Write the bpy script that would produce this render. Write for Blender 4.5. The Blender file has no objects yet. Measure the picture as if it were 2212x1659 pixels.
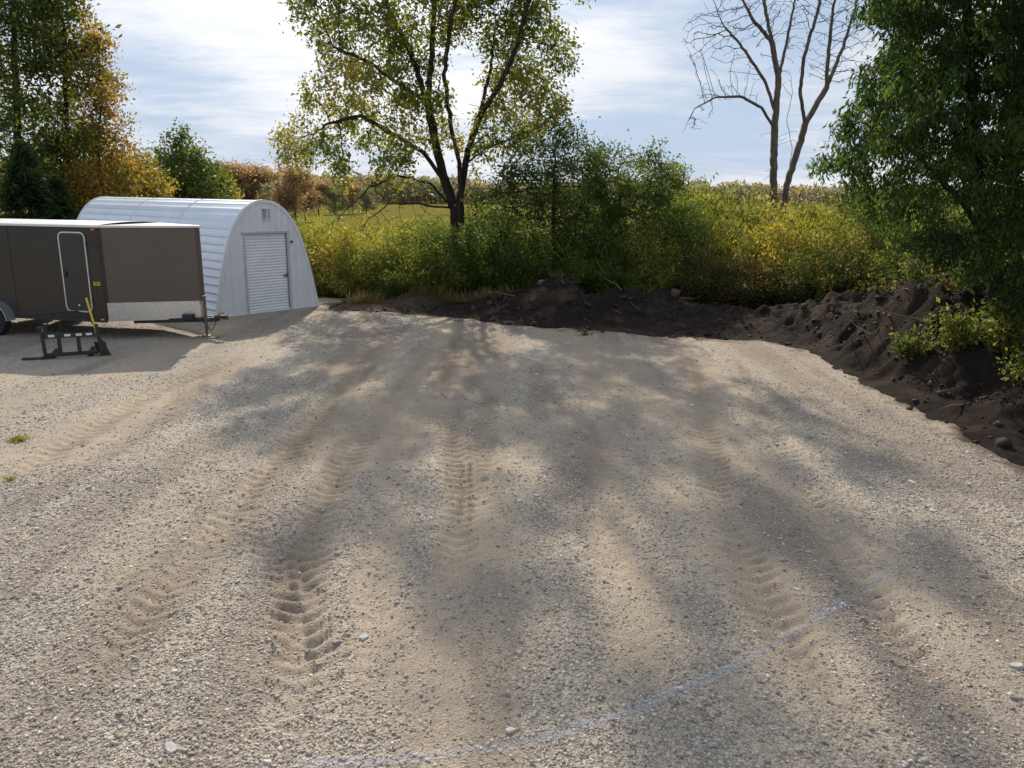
import bpy, math, random, bmesh
import numpy as np
from mathutils import Matrix, Vector
R = math.radians
rng = np.random.default_rng(7)
random.seed(7)
scene = bpy.context.scene
COL = scene.collection

# ------------------------------------------------------------------ camera
F = 1662.0; CW, CH = 2212.0, 1659.0
H = 3.3; PITCH = 13.7; ROLL = 0.7
cam_d = bpy.data.cameras.new('camera'); cam = bpy.data.objects.new('camera', cam_d); COL.objects.link(cam)
cam_d.sensor_width = 36; cam_d.lens = 36*F/CW; cam_d.clip_end = 6000; cam_d.clip_start = 0.05
M = Matrix.Translation((0,0,H)) @ Matrix.Rotation(R(90-PITCH),4,'X') @ Matrix.Rotation(R(ROLL),4,'Z')
cam.matrix_world = M
scene.camera = cam
M3 = M.to_3x3()
def ray(u,v): return M3 @ Vector(((u-CW/2)/F, (CH/2-v)/F, -1.0))
def G(u,v,z=0.0):
    d = ray(u,v); t = (z-H)/d.z
    return (d.x*t, d.y*t)
def W(u,v,Y):
    d = ray(u,v); t = Y/d.y
    return np.array((d.x*t, Y, H+d.z*t))

# ------------------------------------------------------------------ noise
_T = np.random.default_rng(99).random((256,256))
def vn(x,y,s=0):
    x = np.asarray(x,float)+s*17.3+1000; y = np.asarray(y,float)+s*31.7+1000
    xi = np.floor(x).astype(int); yi = np.floor(y).astype(int)
    fx = x-xi; fy = y-yi; fx = fx*fx*(3-2*fx); fy = fy*fy*(3-2*fy)
    a=_T[xi&255,yi&255]; b=_T[(xi+1)&255,yi&255]; c=_T[xi&255,(yi+1)&255]; d=_T[(xi+1)&255,(yi+1)&255]
    return (a*(1-fx)+b*fx)*(1-fy)+(c*(1-fx)+d*fx)*fy
def fbm(x,y,o=4,s=0):
    r=0; a=.5; t=0
    for k in range(o):
        r=r+a*vn(x*2**k,y*2**k,s+k); t+=a; a*=.5
    return r/t
def ss(a,b,x):
    t=np.clip((x-a)/(b-a),0,1); return t*t*(3-2*t)

# ------------------------------------------------------------------ mesh helpers
def npmesh(name,V,Fq,mat,parent=None,col=None,smooth=False,attrs=None):
    V=np.asarray(V,np.float32); Fq=np.asarray(Fq,np.int32)
    me=bpy.data.meshes.new(name)
    me.vertices.add(len(V)); me.vertices.foreach_set('co',V.ravel())
    me.loops.add(Fq.size); me.loops.foreach_set('vertex_index',Fq.ravel())
    me.polygons.add(len(Fq)); me.polygons.foreach_set('loop_start',np.arange(len(Fq),dtype=np.int32)*Fq.shape[1])
    if smooth: me.polygons.foreach_set('use_smooth',np.ones(len(Fq),bool))
    me.update(calc_edges=True)
    if col is not None:
        a=me.attributes.new('col','FLOAT_COLOR','POINT')
        c=np.ones((len(V),4),np.float32); c[:,:3]=col; a.data.foreach_set('color',c.ravel())
    for k,val in (attrs or {}).items():
        a=me.attributes.new(k,'FLOAT','POINT'); a.data.foreach_set('value',np.asarray(val,np.float32).ravel())
    me.materials.append(mat)
    o=bpy.data.objects.new(name,me)
    COL.objects.link(o)
    if parent: o.parent=parent
    return o
class MB:
    def __init__(s): s.v=[]; s.f=[]
    def add(s,vs,fs):
        n=len(s.v); s.v+= [tuple(p) for p in vs]; s.f+= [tuple(i+n for i in f) for f in fs]; return s
    def box(s,c,d,rot=None):
        x,y,z=d[0]/2,d[1]/2,d[2]/2
        P=[Vector(p) for p in ((-x,-y,-z),(x,-y,-z),(x,y,-z),(-x,y,-z),(-x,-y,z),(x,-y,z),(x,y,z),(-x,y,z))]
        if rot is not None: P=[rot@p for p in P]
        P=[p+Vector(c) for p in P]
        return s.add(P,[(0,3,2,1),(4,5,6,7),(0,1,5,4),(1,2,6,5),(2,3,7,6),(3,0,4,7)])
    def bar(s,a,b,w,t):
        a=Vector(a); b=Vector(b); d=b-a
        q=d.to_track_quat('Z','Y').to_matrix()
        return s.box((a+b)/2,(w,t,d.length),q)
    def tube(s,a,b,r0,r1=None,n=12):
        a=Vector(a); b=Vector(b); r1=r0 if r1 is None else r1
        q=(b-a).to_track_quat('Z','Y').to_matrix(); P=[]
        for c,r in ((a,r0),(b,r1)):
            for i in range(n):
                t=2*math.pi*i/n; P.append(c+q@Vector((r*math.cos(t),r*math.sin(t),0)))
        fs=[(i,(i+1)%n,n+(i+1)%n,n+i) for i in range(n)]+[tuple(range(n-1,-1,-1)),tuple(range(n,2*n))]
        return s.add(P,fs)
    def path(s,pts,r,n=8):
        for a,b in zip(pts[:-1],pts[1:]): s.tube(a,b,r,r,n)
        return s
    def prism(s,poly,z0,z1):
        n=len(poly)
        P=[(x,y,z0) for x,y in poly]+[(x,y,z1) for x,y in poly]
        return s.add(P,[(i,(i+1)%n,n+(i+1)%n,n+i) for i in range(n)]+[tuple(range(n-1,-1,-1)),tuple(range(n,2*n))])
    def build(s,name,mat,parent=None,bevel=0,smooth=False):
        me=bpy.data.meshes.new(name); me.from_pydata([tuple(p) for p in s.v],[],s.f); me.update()
        me.materials.append(mat)
        if smooth: me.polygons.foreach_set('use_smooth',[True]*len(me.polygons))
        o=bpy.data.objects.new(name,me); COL.objects.link(o)
        if parent: o.parent=parent
        if bevel:
            m=o.modifiers.new('bevel','BEVEL'); m.width=bevel; m.segments=2; m.limit_method='ANGLE'
        return o
def tag(o,label=None,cat=None,group=None,kind=None):
    if label: o['label']=label
    if cat: o['category']=cat
    if group: o['group']=group
    if kind: o['kind']=kind
    return o
def empty(name,loc,rz=0):
    o=bpy.data.objects.new(name,None); COL.objects.link(o); o.location=loc; o.rotation_euler=(0,0,rz); o.empty_display_size=.2
    return o
def copy_thing(root,loc,rz,sc,label,group=None):
    r=root.copy(); COL.objects.link(r); r.location=loc; r.rotation_euler=(0,0,rz); r.scale=sc; r['label']=label
    if group: r['group']=group
    for ch in list(root.children):
        c=ch.copy(); COL.objects.link(c); c.parent=r
    return r

# ------------------------------------------------------------------ materials
def newmat(name):
    m=bpy.data.materials.new(name); m.use_nodes=True; nt=m.node_tree; nt.nodes.clear()
    out=nt.nodes.new('ShaderNodeOutputMaterial'); p=nt.nodes.new('ShaderNodeBsdfPrincipled')
    nt.links.new(p.outputs[0],out.inputs[0]); return m,nt,p,out
def noise(nt,scale,detail=4,rough=.6,vecscale=None):
    n=nt.nodes.new('ShaderNodeTexNoise'); n.inputs['Scale'].default_value=scale; n.inputs['Detail'].default_value=detail; n.inputs['Roughness'].default_value=rough
    tc=nt.nodes.new('ShaderNodeTexCoord')
    if vecscale:
        mp=nt.nodes.new('ShaderNodeMapping'); mp.inputs['Scale'].default_value=vecscale
        nt.links.new(tc.outputs['Object'],mp.inputs[0]); nt.links.new(mp.outputs[0],n.inputs['Vector'])
    else: nt.links.new(tc.outputs['Object'],n.inputs['Vector'])
    return n
def ramp(nt,src,stops):
    r=nt.nodes.new('ShaderNodeValToRGB'); e=r.color_ramp.elements
    while len(e)<len(stops): e.new(.5)
    for i,(p,c) in enumerate(stops): e[i].position=p; e[i].color=(c[0],c[1],c[2],1)
    nt.links.new(src,r.inputs[0]); return r
def mult(nt,a,b):
    mm=nt.nodes.new('ShaderNodeMix'); mm.data_type='RGBA'; mm.blend_type='MULTIPLY'; mm.inputs[0].default_value=1
    nt.links.new(a,mm.inputs[6]); nt.links.new(b,mm.inputs[7]); return mm.outputs[2]
def bump(nt,p,src,strength,dist):
    b=nt.nodes.new('ShaderNodeBump'); b.inputs['Strength'].default_value=strength; b.inputs['Distance'].default_value=dist
    nt.links.new(src,b.inputs['Height']); nt.links.new(b.outputs[0],p.inputs['Normal']); return b
def simple(name,c,rough=.6,metal=0,var=.15,scale=6,bmp=0,spec=.5,vecscale=None):
    m,nt,p,o=newmat(name)
    n=noise(nt,scale,5,.65,vecscale=vecscale)
    r=ramp(nt,n.outputs[0],[(.3,[x*(1-var) for x in c]),(.7,[min(1,x*(1+var)) for x in c])])
    nt.links.new(r.outputs[0],p.inputs['Base Color'])
    p.inputs['Roughness'].default_value=rough; p.inputs['Metallic'].default_value=metal
    p.inputs['Specular IOR Level'].default_value=spec
    if bmp:
        n2=noise(nt,scale*5,4,.6); bump(nt,p,n2.outputs[0],.5,bmp)
    return m
def leafmat(name,trans=.45):
    m,nt,p,out=newmat(name)
    a=nt.nodes.new('ShaderNodeAttribute'); a.attribute_name='col'
    nt.links.new(a.outputs['Color'],p.inputs['Base Color']); p.inputs['Roughness'].default_value=.55
    p.inputs['Specular IOR Level'].default_value=.3
    t=nt.nodes.new('ShaderNodeBsdfTranslucent')
    mx=nt.nodes.new('ShaderNodeMix'); mx.data_type='RGBA'; mx.blend_type='MULTIPLY'; mx.inputs[0].default_value=1
    nt.links.new(a.outputs['Color'],mx.inputs[6]); mx.inputs[7].default_value=(2.7,2.4,1.25,1)
    nt.links.new(mx.outputs[2],t.inputs[0])
    ms=nt.nodes.new('ShaderNodeMixShader'); ms.inputs[0].default_value=trans
    nt.links.new(p.outputs[0],ms.inputs[1]); nt.links.new(t.outputs[0],ms.inputs[2]); nt.links.new(ms.outputs[0],out.inputs[0])
    return m
LEAF=leafmat('leaf',.49)
def barkmat(name,c1,c2):
    m,nt,p,out=newmat(name)
    n=noise(nt,9,6,.7,vecscale=(1,1,.25)); r=ramp(nt,n.outputs[0],[(.3,c1),(.7,c2)])
    nt.links.new(r.outputs[0],p.inputs['Base Color']); p.inputs['Roughness'].default_value=.95; p.inputs['Specular IOR Level'].default_value=.2; bump(nt,p,n.outputs[0],.8,.03); return m
BARK=barkmat('bark',(.02,.016,.013),(.06,.048,.04))
BARKP=barkmat('bare_bark',(.06,.05,.042),(.20,.165,.135))

def gravelmat():
    m,nt,p,out=newmat('gravel')
    tc=nt.nodes.new('ShaderNodeTexCoord')
    v=nt.nodes.new('ShaderNodeTexVoronoi'); v.inputs['Scale'].default_value=62; nt.links.new(tc.outputs['Object'],v.inputs['Vector'])
    sep=nt.nodes.new('ShaderNodeSeparateColor'); nt.links.new(v.outputs['Color'],sep.inputs[0])
    r=ramp(nt,sep.outputs[0],[(0,(.20,.178,.152)),(.35,(.33,.298,.255)),(.7,(.425,.387,.333)),(1,(.63,.585,.52))])
    a=nt.nodes.new('ShaderNodeAttribute'); a.attribute_name='sand'
    n=noise(nt,70,5,.7); sr=ramp(nt,n.outputs[0],[(.3,(.31,.25,.185)),(.7,(.53,.445,.34))])
    n2=noise(nt,11,8,.8)
    sb=nt.nodes.new('ShaderNodeMath'); sb.operation='SUBTRACT'; nt.links.new(a.outputs['Fac'],sb.inputs[0]); sb.inputs[1].default_value=.47
    ad=nt.nodes.new('ShaderNodeMath'); ad.operation='MULTIPLY_ADD'; nt.links.new(n2.outputs[0],ad.inputs[0]); ad.inputs[1].default_value=1.0
    nt.links.new(sb.outputs[0],ad.inputs[2])
    cl=nt.nodes.new('ShaderNodeMapRange'); nt.links.new(ad.outputs[0],cl.inputs[0]); cl.inputs[1].default_value=0; cl.inputs[2].default_value=.95; cl.inputs[4].default_value=.85
    mx=nt.nodes.new('ShaderNodeMix'); mx.data_type='RGBA'; nt.links.new(cl.outputs[0],mx.inputs[0]); nt.links.new(r.outputs[0],mx.inputs[6]); nt.links.new(sr.outputs[0],mx.inputs[7])
    n3=noise(nt,.7,4,.6); r3=ramp(nt,n3.outputs[0],[(.3,(.87,.865,.86)),(.7,(1.08,1.045,.99))])
    d=nt.nodes.new('ShaderNodeAttribute'); d.attribute_name='dirt'
    mx2=nt.nodes.new('ShaderNodeMix'); mx2.data_type='RGBA'; nt.links.new(d.outputs['Fac'],mx2.inputs[0]); nt.links.new(mult(nt,mx.outputs[2],r3.outputs[0]),mx2.inputs[6]); mx2.inputs[7].default_value=(.10,.066,.048,1)
    nt.links.new(mx2.outputs[2],p.inputs['Base Color']); p.inputs['Roughness'].default_value=.9; p.inputs['Specular IOR Level'].default_value=.25
    inv=nt.nodes.new('ShaderNodeMath'); inv.operation='SUBTRACT'; inv.inputs[0].default_value=1; nt.links.new(v.outputs['Distance'],inv.inputs[1])
    n4=noise(nt,120,3,.6); ad2=nt.nodes.new('ShaderNodeMath'); ad2.operation='ADD'; nt.links.new(inv.outputs[0],ad2.inputs[0]); nt.links.new(n4.outputs[0],ad2.inputs[1])
    bump(nt,p,ad2.outputs[0],.8,.011)
    return m
GRAV=gravelmat()
def stonemat():
    m,nt,p,out=newmat('stone')
    a=nt.nodes.new('ShaderNodeAttribute'); a.attribute_name='col'; n=noise(nt,80,4,.6); r=ramp(nt,n.outputs[0],[(.3,(.8,.8,.8)),(.7,(1.15,1.15,1.15))])
    nt.links.new(mult(nt,a.outputs['Color'],r.outputs[0]),p.inputs['Base Color'])
    p.inputs['Roughness'].default_value=.9; p.inputs['Specular IOR Level'].default_value=.25; return m
STONE=stonemat()
def soilmat():
    m,nt,p,out=newmat('soil')
    n=noise(nt,2.2,8,.7); r=ramp(nt,n.outputs[0],[(.3,(.018,.0135,.012)),(.55,(.037,.028,.024)),(.78,(.085,.062,.048))])
    a=nt.nodes.new('ShaderNodeAttribute'); a.attribute_name='sand'
    n5=noise(nt,5,6,.7); r5=ramp(nt,n5.outputs[0],[(.3,(.09,.066,.045)),(.7,(.22,.17,.12))])
    mx=nt.nodes.new('ShaderNodeMix'); mx.data_type='RGBA'; nt.links.new(a.outputs['Fac'],mx.inputs[0]); nt.links.new(r.outputs[0],mx.inputs[6]); nt.links.new(r5.outputs[0],mx.inputs[7])
    nt.links.new(mx.outputs[2],p.inputs['Base Color']); p.inputs['Roughness'].default_value=.95; p.inputs['Specular IOR Level'].default_value=.12
    n2=noise(nt,14,8,.75); bump(nt,p,n2.outputs[0],1.0,.12); return m
SOIL=soilmat()
def fieldmat():
    m,nt,p,out=newmat('field')
    n=noise(nt,.05,6,.65,vecscale=(1,2.5,1)); r=ramp(nt,n.outputs[0],[(.3,(.12,.13,.028)),(.5,(.20,.18,.045)),(.7,(.20,.155,.06))])
    n2=noise(nt,3,6,.7); r2=ramp(nt,n2.outputs[0],[(.3,(.6,.6,.6)),(.7,(1.2,1.2,1.2))])
    nt.links.new(mult(nt,r.outputs[0],r2.outputs[0]),p.inputs['Base Color'])
    p.inputs['Roughness'].default_value=1; p.inputs['Specular IOR Level'].default_value=0; bump(nt,p,n2.outputs[0],.6,.1); return m
FIELD=fieldmat()

# ------------------------------------------------------------------ gravel pad shape
edge_px=[(690,668),(850,676),(1000,688),(1130,703),(1260,713),(1400,724),(1520,732),(1640,735),(1720,750),(1830,775),(1900,822),(2000,888),(2100,948),(2212,1012)]
EDGE=[G(*p) for p in edge_px]
poly=np.array([(-45,25.5),(-14,26),(-5.2,25.2)]+EDGE+[(6.4,6.0),(6.8,3.0),(7,-8),(-45,-8)])
def sdist(x,y,poly):
    x=np.asarray(x,float); y=np.asarray(y,float); d=np.full(x.shape,1e9); ins=np.zeros(x.shape,bool); n=len(poly)
    for i in range(n):
        ax,ay=poly[i]; bx,by=poly[(i+1)%n]; ex,ey=bx-ax,by-ay
        t=np.clip(((x-ax)*ex+(y-ay)*ey)/(ex*ex+ey*ey),0,1)
        d=np.minimum(d,np.hypot(x-ax-t*ex,y-ay-t*ey))
        c=((ay>y)!=(by>y))&(x<(bx-ax)*(y-ay)/((by-ay) if by!=ay else 1e-9)+ax); ins^=c
    return np.where(ins,d,-d)
def pline(px): return [G(*p) for p in px]
TR=[ # points, half width, tread amp, sand
 (pline([(870,715),(800,780),(745,845),(640,950),(560,1040),(480,1140),(390,1240),(280,1370),(130,1560)]),.22,.021,.85),
 (pline([(1010,720),(930,790),(840,880),(760,980),(700,1090),(660,1220),(645,1370),(640,1500),(620,1700)]),.22,.018,.8),
 (pline([(540,1060),(590,1200),(660,1330),(700,1450),(700,1600)]),.18,.016,.5),
 (pline([(1010,715),(950,800),(945,880),(985,980),(1000,1060),(985,1180),(960,1330)]),.21,.017,.75),
 (pline([(1140,710),(1080,850),(1060,1000),(1020,1110),(1000,1250)]),.05,0,0),
 (pline([(1060,720),(960,850),(860,1000),(820,1150),(830,1400),(860,1659),(870,1800)]),.26,.005,.7),
 (pline([(1480,745),(1510,850),(1540,1000),(1570,1130),(1640,1270),(1730,1450),(1830,1659)]),.2,.019,.6),
 (pline([(1250,730),(1290,880),(1310,1000),(1330,1200),(1350,1340),(1380,1500),(1400,1700)]),.28,.005,.7),
 (pline([(1570,750),(1640,880),(1700,1000),(1800,1180),(1950,1400),(2150,1659)]),.22,.013,.45),
 (pline([(560,760),(330,850),(150,960),(0,1060)]),.25,.015,.55),
 (pline([(1100,720),(1060,860),(1050,930),(1030,1030),(1020,1200)]),.17,.013,.6),
 (pline([(520,930),(330,1110),(260,1230),(200,1400)]),.2,.014,.55),
]
def tracks(x,y):
    h=np.zeros(x.shape); sand=np.zeros(x.shape)
    for ti,(pts,hw,amp,sd) in enumerate(TR):
        best=np.full(x.shape,1e9); S=np.zeros(x.shape); D=np.zeros(x.shape); acc=0
        for (ax,ay),(bx,by) in zip(pts[:-1],pts[1:]):
            ex,ey=bx-ax,by-ay; L=math.hypot(ex,ey); t=np.clip(((x-ax)*ex+(y-ay)*ey)/(L*L),0,1)
            dx=x-ax-t*ex; dy=y-ay-t*ey; d=np.hypot(dx,dy); m=d<best
            best=np.where(m,d,best); S=np.where(m,acc+t*L,S); D=np.where(m,(dx*ey-dy*ex)/L,D); acc+=L
        wob=fbm(x*3,y*3,2,5)
        m=ss(hw*1.35,hw*.55,best+(wob-.5)*.2)
        fade=ss(.20,.50,fbm(x*.9+ti*3,y*.5,3,11))
        end=ss(0,1.5,S)*ss(0,1.5,acc-S)
        tread=np.sin(2*math.pi*(S+np.abs(D)*.8+.08*wob)/.185)
        tread=np.sign(tread)*np.abs(tread)**.85
        smear=.7+.6*fbm(x*5,y*5,2,15)
        h+=m*end*(amp*tread*(.3+.7*fade)*smear-.008)
        h+=.010*ss(hw*2.0,hw*1.2,best)*(1-m)*end
        k=min(1,amp/.016)*(.45+.55*fade)
        sand=np.maximum(sand,m*end*sd*(.65+.35*fade)*(1+.45*k*tread))
        sand=np.maximum(sand,.38*end*sd*ss(hw*3.2,hw*1.2,best))
    return h,sand
def padsurf(x,y,dirt=False):
    h,s=tracks(x,y)
    base=.035*(fbm(x*.35,y*.35,3,1)-.5)+.03*(fbm(x*2.2,y*1.1,3,2)-.5)+.018*(fbm(x*9,y*9,2,3)-.5)
    sd=sdist(x,y,poly)
    sdn=sd+.7*(fbm(x*1.8,y*1.8,4,8)-.5)
    z=base+h-.45*ss(.05,-.7,sdn)
    low=fbm(x*1.3,y*.22,5,21); sand=np.clip(s+ .6*ss(.44,.75,low)+ .2*ss(.45,.0,sdn)+.18*ss(10,18,y),0,1)
    if dirt:
        dd=ss(.55,-.25,sd+1.3*(fbm(x*4,y*4,4,77)-.5)); return z,sand,sd,dd
    return z,sand,sd
def grid(xs,ys):
    X,Y=np.meshgrid(xs,ys); n,m=X.shape; i=np.arange(n*m).reshape(n,m)
    Fq=np.stack([i[:-1,:-1],i[:-1,1:],i[1:,1:],i[1:,:-1]],-1).reshape(-1,4)
    return X.ravel(),Y.ravel(),Fq
xs=np.concatenate([np.arange(-45,-15,.6),np.arange(-15,-7.5,.08),np.arange(-7.5,7.4,.032)])
ys=np.concatenate([np.arange(-8,3.2,.5),np.arange(3.2,10,.028),np.arange(10,16,.04),np.arange(16,26.8,.08)])
X,Y,Fq=grid(xs,ys); Z,S,_,DD=padsurf(X,Y,True); DD=np.where((X<-6.0)|(Y<2),0,DD)
DD=np.clip(np.maximum(DD,.32*ss(.48,.70,fbm(X*1.7,Y*.22,4,87))),0,1)
tag(npmesh('gravel_pad',np.stack([X,Y,Z],1),Fq,GRAV,smooth=True,attrs={'sand':S,'dirt':DD}),kind='structure')

# painted line
PL=pline([(640,1648),(760,1643),(880,1639),(1000,1625),(1150,1600),(1300,1560),(1420,1515),(1520,1475),(1600,1435),(1680,1385),(1750,1345),(1830,1300),(1930,1235)])
def resample(P,step):
    P=np.array(P); d=np.r_[0,np.cumsum(np.hypot(*(P[1:]-P[:-1]).T))]; s=np.arange(0,d[-1],step)
    return np.stack([np.interp(s,d,P[:,0]),np.interp(s,d,P[:,1])],1)
RP=resample(PL,.03)
for _ in range(12): RP[1:-1]=(RP[:-2]+2*RP[1:-1]+RP[2:])/4
tn=np.gradient(RP,axis=0); tn/=np.linalg.norm(tn,axis=1)[:,None]; nn=np.stack([-tn[:,1],tn[:,0]],1)
P2=np.concatenate([RP+nn*w for w in (-.04,-.02,0,.02,.04)]); zz,_,_=padsurf(P2[:,0],P2[:,1]); k=len(RP); idx=np.arange(5*k).reshape(5,k)
Fl=np.stack([idx[:-1,:-1],idx[:-1,1:],idx[1:,1:],idx[1:,:-1]],-1).reshape(-1,4)
m,nt,p,out=newmat('line_paint'); p.inputs['Base Color'].default_value=(.50,.54,.64,1); p.inputs['Roughness'].default_value=.9
n=noise(nt,45,4,.7); mr=nt.nodes.new('ShaderNodeMapRange'); nt.links.new(n.outputs[0],mr.inputs[0]); mr.inputs[1].default_value=.48; mr.inputs[2].default_value=.62; mr.inputs[4].default_value=.55
nt.links.new(mr.outputs[0],p.inputs['Alpha'])
tag(npmesh('painted_line',np.stack([P2[:,0],P2[:,1],zz+.006],1),Fl,m),kind='structure')

# ------------------------------------------------------------------ loose gravel (stuff)
def stones(px,py,size,colr,zoff=.25):
    n=len(px); c=np.array([(-1,-1,-1),(1,-1,-1),(1,1,-1),(-1,1,-1),(-1,-1,1),(1,-1,1),(1,1,1),(-1,1,1)],float)
    P=c[None]*.62+rng.uniform(-.33,.33,(n,8,3))
    sc=np.stack([rng.uniform(.7,1.45,n),rng.uniform(.55,1,n),rng.uniform(.35,.7,n)],1)*size[:,None]
    P=P*sc[:,None,:]
    a=rng.uniform(0,6.28,n); b=rng.normal(0,.32,n); g=rng.normal(0,.32,n)
    ca,sa,cb,sb,cg,sg=np.cos(a),np.sin(a),np.cos(b),np.sin(b),np.cos(g),np.sin(g); o=np.zeros(n); I=np.ones(n)
    Rz=np.stack([ca,-sa,o,sa,ca,o,o,o,I],1).reshape(n,3,3); Rx=np.stack([I,o,o,o,cb,-sb,o,sb,cb],1).reshape(n,3,3); Ry=np.stack([cg,o,sg,o,I,o,-sg,o,cg],1).reshape(n,3,3)
    P=np.einsum('nij,nkj->nki',Rz@Rx@Ry,P)
    z,_,_=padsurf(px,py)
    P[:,:,0]+=px[:,None]; P[:,:,1]+=py[:,None]; P[:,:,2]+=(z+size*zoff)[:,None]
    q=np.array([(0,3,2,1),(4,5,6,7),(0,1,5,4),(1,2,6,5),(2,3,7,6),(3,0,4,7)])
    Fs=(q[None]+8*np.arange(n)[:,None,None]).reshape(-1,4)
    return P.reshape(-1,3),Fs,np.repeat(colr,8,0)
SX=[];SY=[];SS=[]
for y0,y1,den,s0 in ((3.3,6,2500,.0086),(6,9,1350,.0092),(9,14,400,.0102),(14,21,60,.013)):
    hx=.72*(y1*.97+.8)+.5; n=int(den*2*hx*(y1-y0)); x=rng.uniform(-hx,hx,n); y=rng.uniform(y0,y1,n)
    _,sd_,dd=padsurf(x,y); keep=(dd>.05)&(rng.random(n)>np.clip(sd_*1.05,0,.9))&(np.abs(x)<.72*(y*.97+.8)+.5)
    SX.append(x[keep]);SY.append(y[keep]);SS.append(s0*rng.lognormal(0,.38,keep.sum()))
SX=np.concatenate(SX);SY=np.concatenate(SY);SS=np.concatenate(SS)
t=rng.random(len(SX))[:,None]; br=rng.uniform(.70,1.25,len(SX))[:,None]
sc_=(np.array([.44,.39,.32])*t+np.array([.395,.37,.335])*(1-t))*br
dark=rng.random(len(SX))<.08; sc_[dark]*=.55
lt=rng.random(len(SX))<.07; sc_[lt]=np.array([.64,.605,.55])
dmin=np.full(len(SX),9.); near=SY<8
for q in RP[::2]: dmin[near]=np.minimum(dmin[near],np.hypot(SX[near]-q[0],SY[near]-q[1]))
pm=(dmin<.047)&(rng.random(len(SX))<.6); sc_[pm]=sc_[pm]*.6+np.array([.23,.26,.33])
P,Fs,cc=stones(SX,SY,SS,sc_,.12)
tag(npmesh('loose_gravel',P,Fs,STONE,col=cc),'loose grey and tan crushed stones covering the yard','gravel',kind='stuff')

def rock(u,v,size,label,c=(.54,.51,.47)):
    size*=.9
    x,y=G(u,v); r=random.Random(int(u*7+v))
    bm=bmesh.new(); bmesh.ops.create_icosphere(bm,subdivisions=2,radius=1)
    a=[r.uniform(-1,1) for _ in range(6)]
    for vv in bm.verts:
        d=vv.co.copy(); k=1+.22*math.sin(3*d.x+a[0]*3)*math.cos(2.5*d.y+a[1]*3)+r.uniform(-.07,.07)
        vv.co=Vector((max(-.8,min(.75,d.x))*k*size*(1.2+.4*a[2]),max(-.7,min(.8,d.y))*k*size,max(-.5,min(.5,d.z))*k*size*.7))
    me=bpy.data.meshes.new('rock'); bm.to_mesh(me); bm.free()
    at=me.attributes.new('col','FLOAT_COLOR','POINT'); at.data.foreach_set('color',[w for _ in me.vertices for w in (c[0],c[1],c[2],1)])
    me.materials.append(STONE); o=bpy.data.objects.new('rock',me); COL.objects.link(o)
    z,_,_=padsurf(np.array([x]),np.array([y])); o.location=(x,y,float(z[0])+size*.15); o.rotation_euler=(r.uniform(-.2,.2),r.uniform(-.2,.2),r.uniform(0,6))
    tag(o,label,'rock','loose pale rocks lying on the gravel')
rock(1122,1082,.034,'left one of two small white rocks lying together mid yard')
rock(1160,1070,.03,'right one of two small white rocks lying together mid yard')
rock(1970,1042,.045,'white rock lying near the right edge of the gravel',(.62,.6,.57))
rock(2012,1104,.032,'small pale rock just below the white rock near the right edge')
rock(370,1618,.042,'flat pale rock at the very front left of the yard')
rock(727,1388,.032,'dark flat rock in the tyre track in left foreground',(.3,.3,.31))
rock(786,1376,.036,'pale flat rock just right of the tyre track in left foreground',(.46,.46,.45))
rock(1103,1580,.035,'pale angular rock above the painted line at bottom centre')
rock(1720,1276,.028,'small white rock above the right end of the painted line')
rock(1495,876,.04,'white rock in the shade in the right middle of the yard',(.6,.6,.6))
rock(690,708,.06,'pale rock on the gravel just in front of the metal hut')
rock(395,772,.08,'tan lump of stone at the shadow edge in front of the trailer',(.42,.36,.28))
rock(515,938,.035,'small light rock alone on the left middle gravel')
rock(1285,1610,.032,'tan rock just under the painted line at bottom centre',(.46,.41,.33))
rock(2195,1440,.04,'light grey rock at the right frame edge in foreground',(.42,.42,.41))

# ------------------------------------------------------------------ field & soil bank
g=np.concatenate([-np.geomspace(3000,40,26),np.linspace(-38,38,60),np.geomspace(40,3000,26)])
gy=np.concatenate([[-60,-30,-12],np.linspace(-8,60,60),np.geomspace(63,4000,40)])
X,Y,Fq=grid(g,gy); Z=-.5+.12*(fbm(X*.2,Y*.2,3,4)-.5)
tag(npmesh('field',np.stack([X,Y,Z],1),Fq,FIELD,smooth=True),kind='structure')
def gs(x,y,cx,cy,sx,sy,h):
    a=(x-cx)/sx; b=(y-cy)/sy
    return h*np.exp(-(a*a+b*b)**.9)
def soilz(x,y):
    z=-.12+0*x
    n=fbm(x*1.1,y*1.1,4,31)
    z=z+gs(x,y,.9,23.3,1.5,1.3,.85)+gs(x,y,3.3,22.7,2.2,1.2,.55)+gs(x,y,-3.3,24.2,2.0,1.0,.3)+gs(x,y,5.9,21.6,1.9,1.2,.3)+gs(x,y,8.0,20.4,1.6,1.4,.45)
    z=z+gs(x,y,9.7,18.6,1.7,2.3,1.05)+gs(x,y,9.5,15.2,1.6,2.6,1.5)+gs(x,y,9.6,11.0,1.6,2.5,1.15)+gs(x,y,8.0,15.2,.8,2.6,.7)
    amp=ss(-.05,.4,z)
    z=z+(n-.5)*(.12+.85*amp)+.26*(fbm(x*3.4,y*3.4,3,33)-.5)*(.35+amp)
    z=z+.06*amp*np.abs(np.sin((x*.8+y*.35)*4+3*fbm(x*1.5,y*1.5,2,36)))
    bnd=np.maximum(ss(26.3,28,y),ss(-6.2,-8.5,x)); bnd=np.maximum(bnd,ss(14,18,x))
    return z-.75*bnd
def sz(x,y): return float(soilz(np.array([float(x)]),np.array([float(y)]))[0])
xs=np.arange(-9,18.5,.06); ys=np.arange(2,28.5,.06)
X,Y,Fq=grid(xs,ys); Z=soilz(X,Y); sd=sdist(X,Y,poly)
Z=np.where(sd>.6,-.6,Z)
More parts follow.
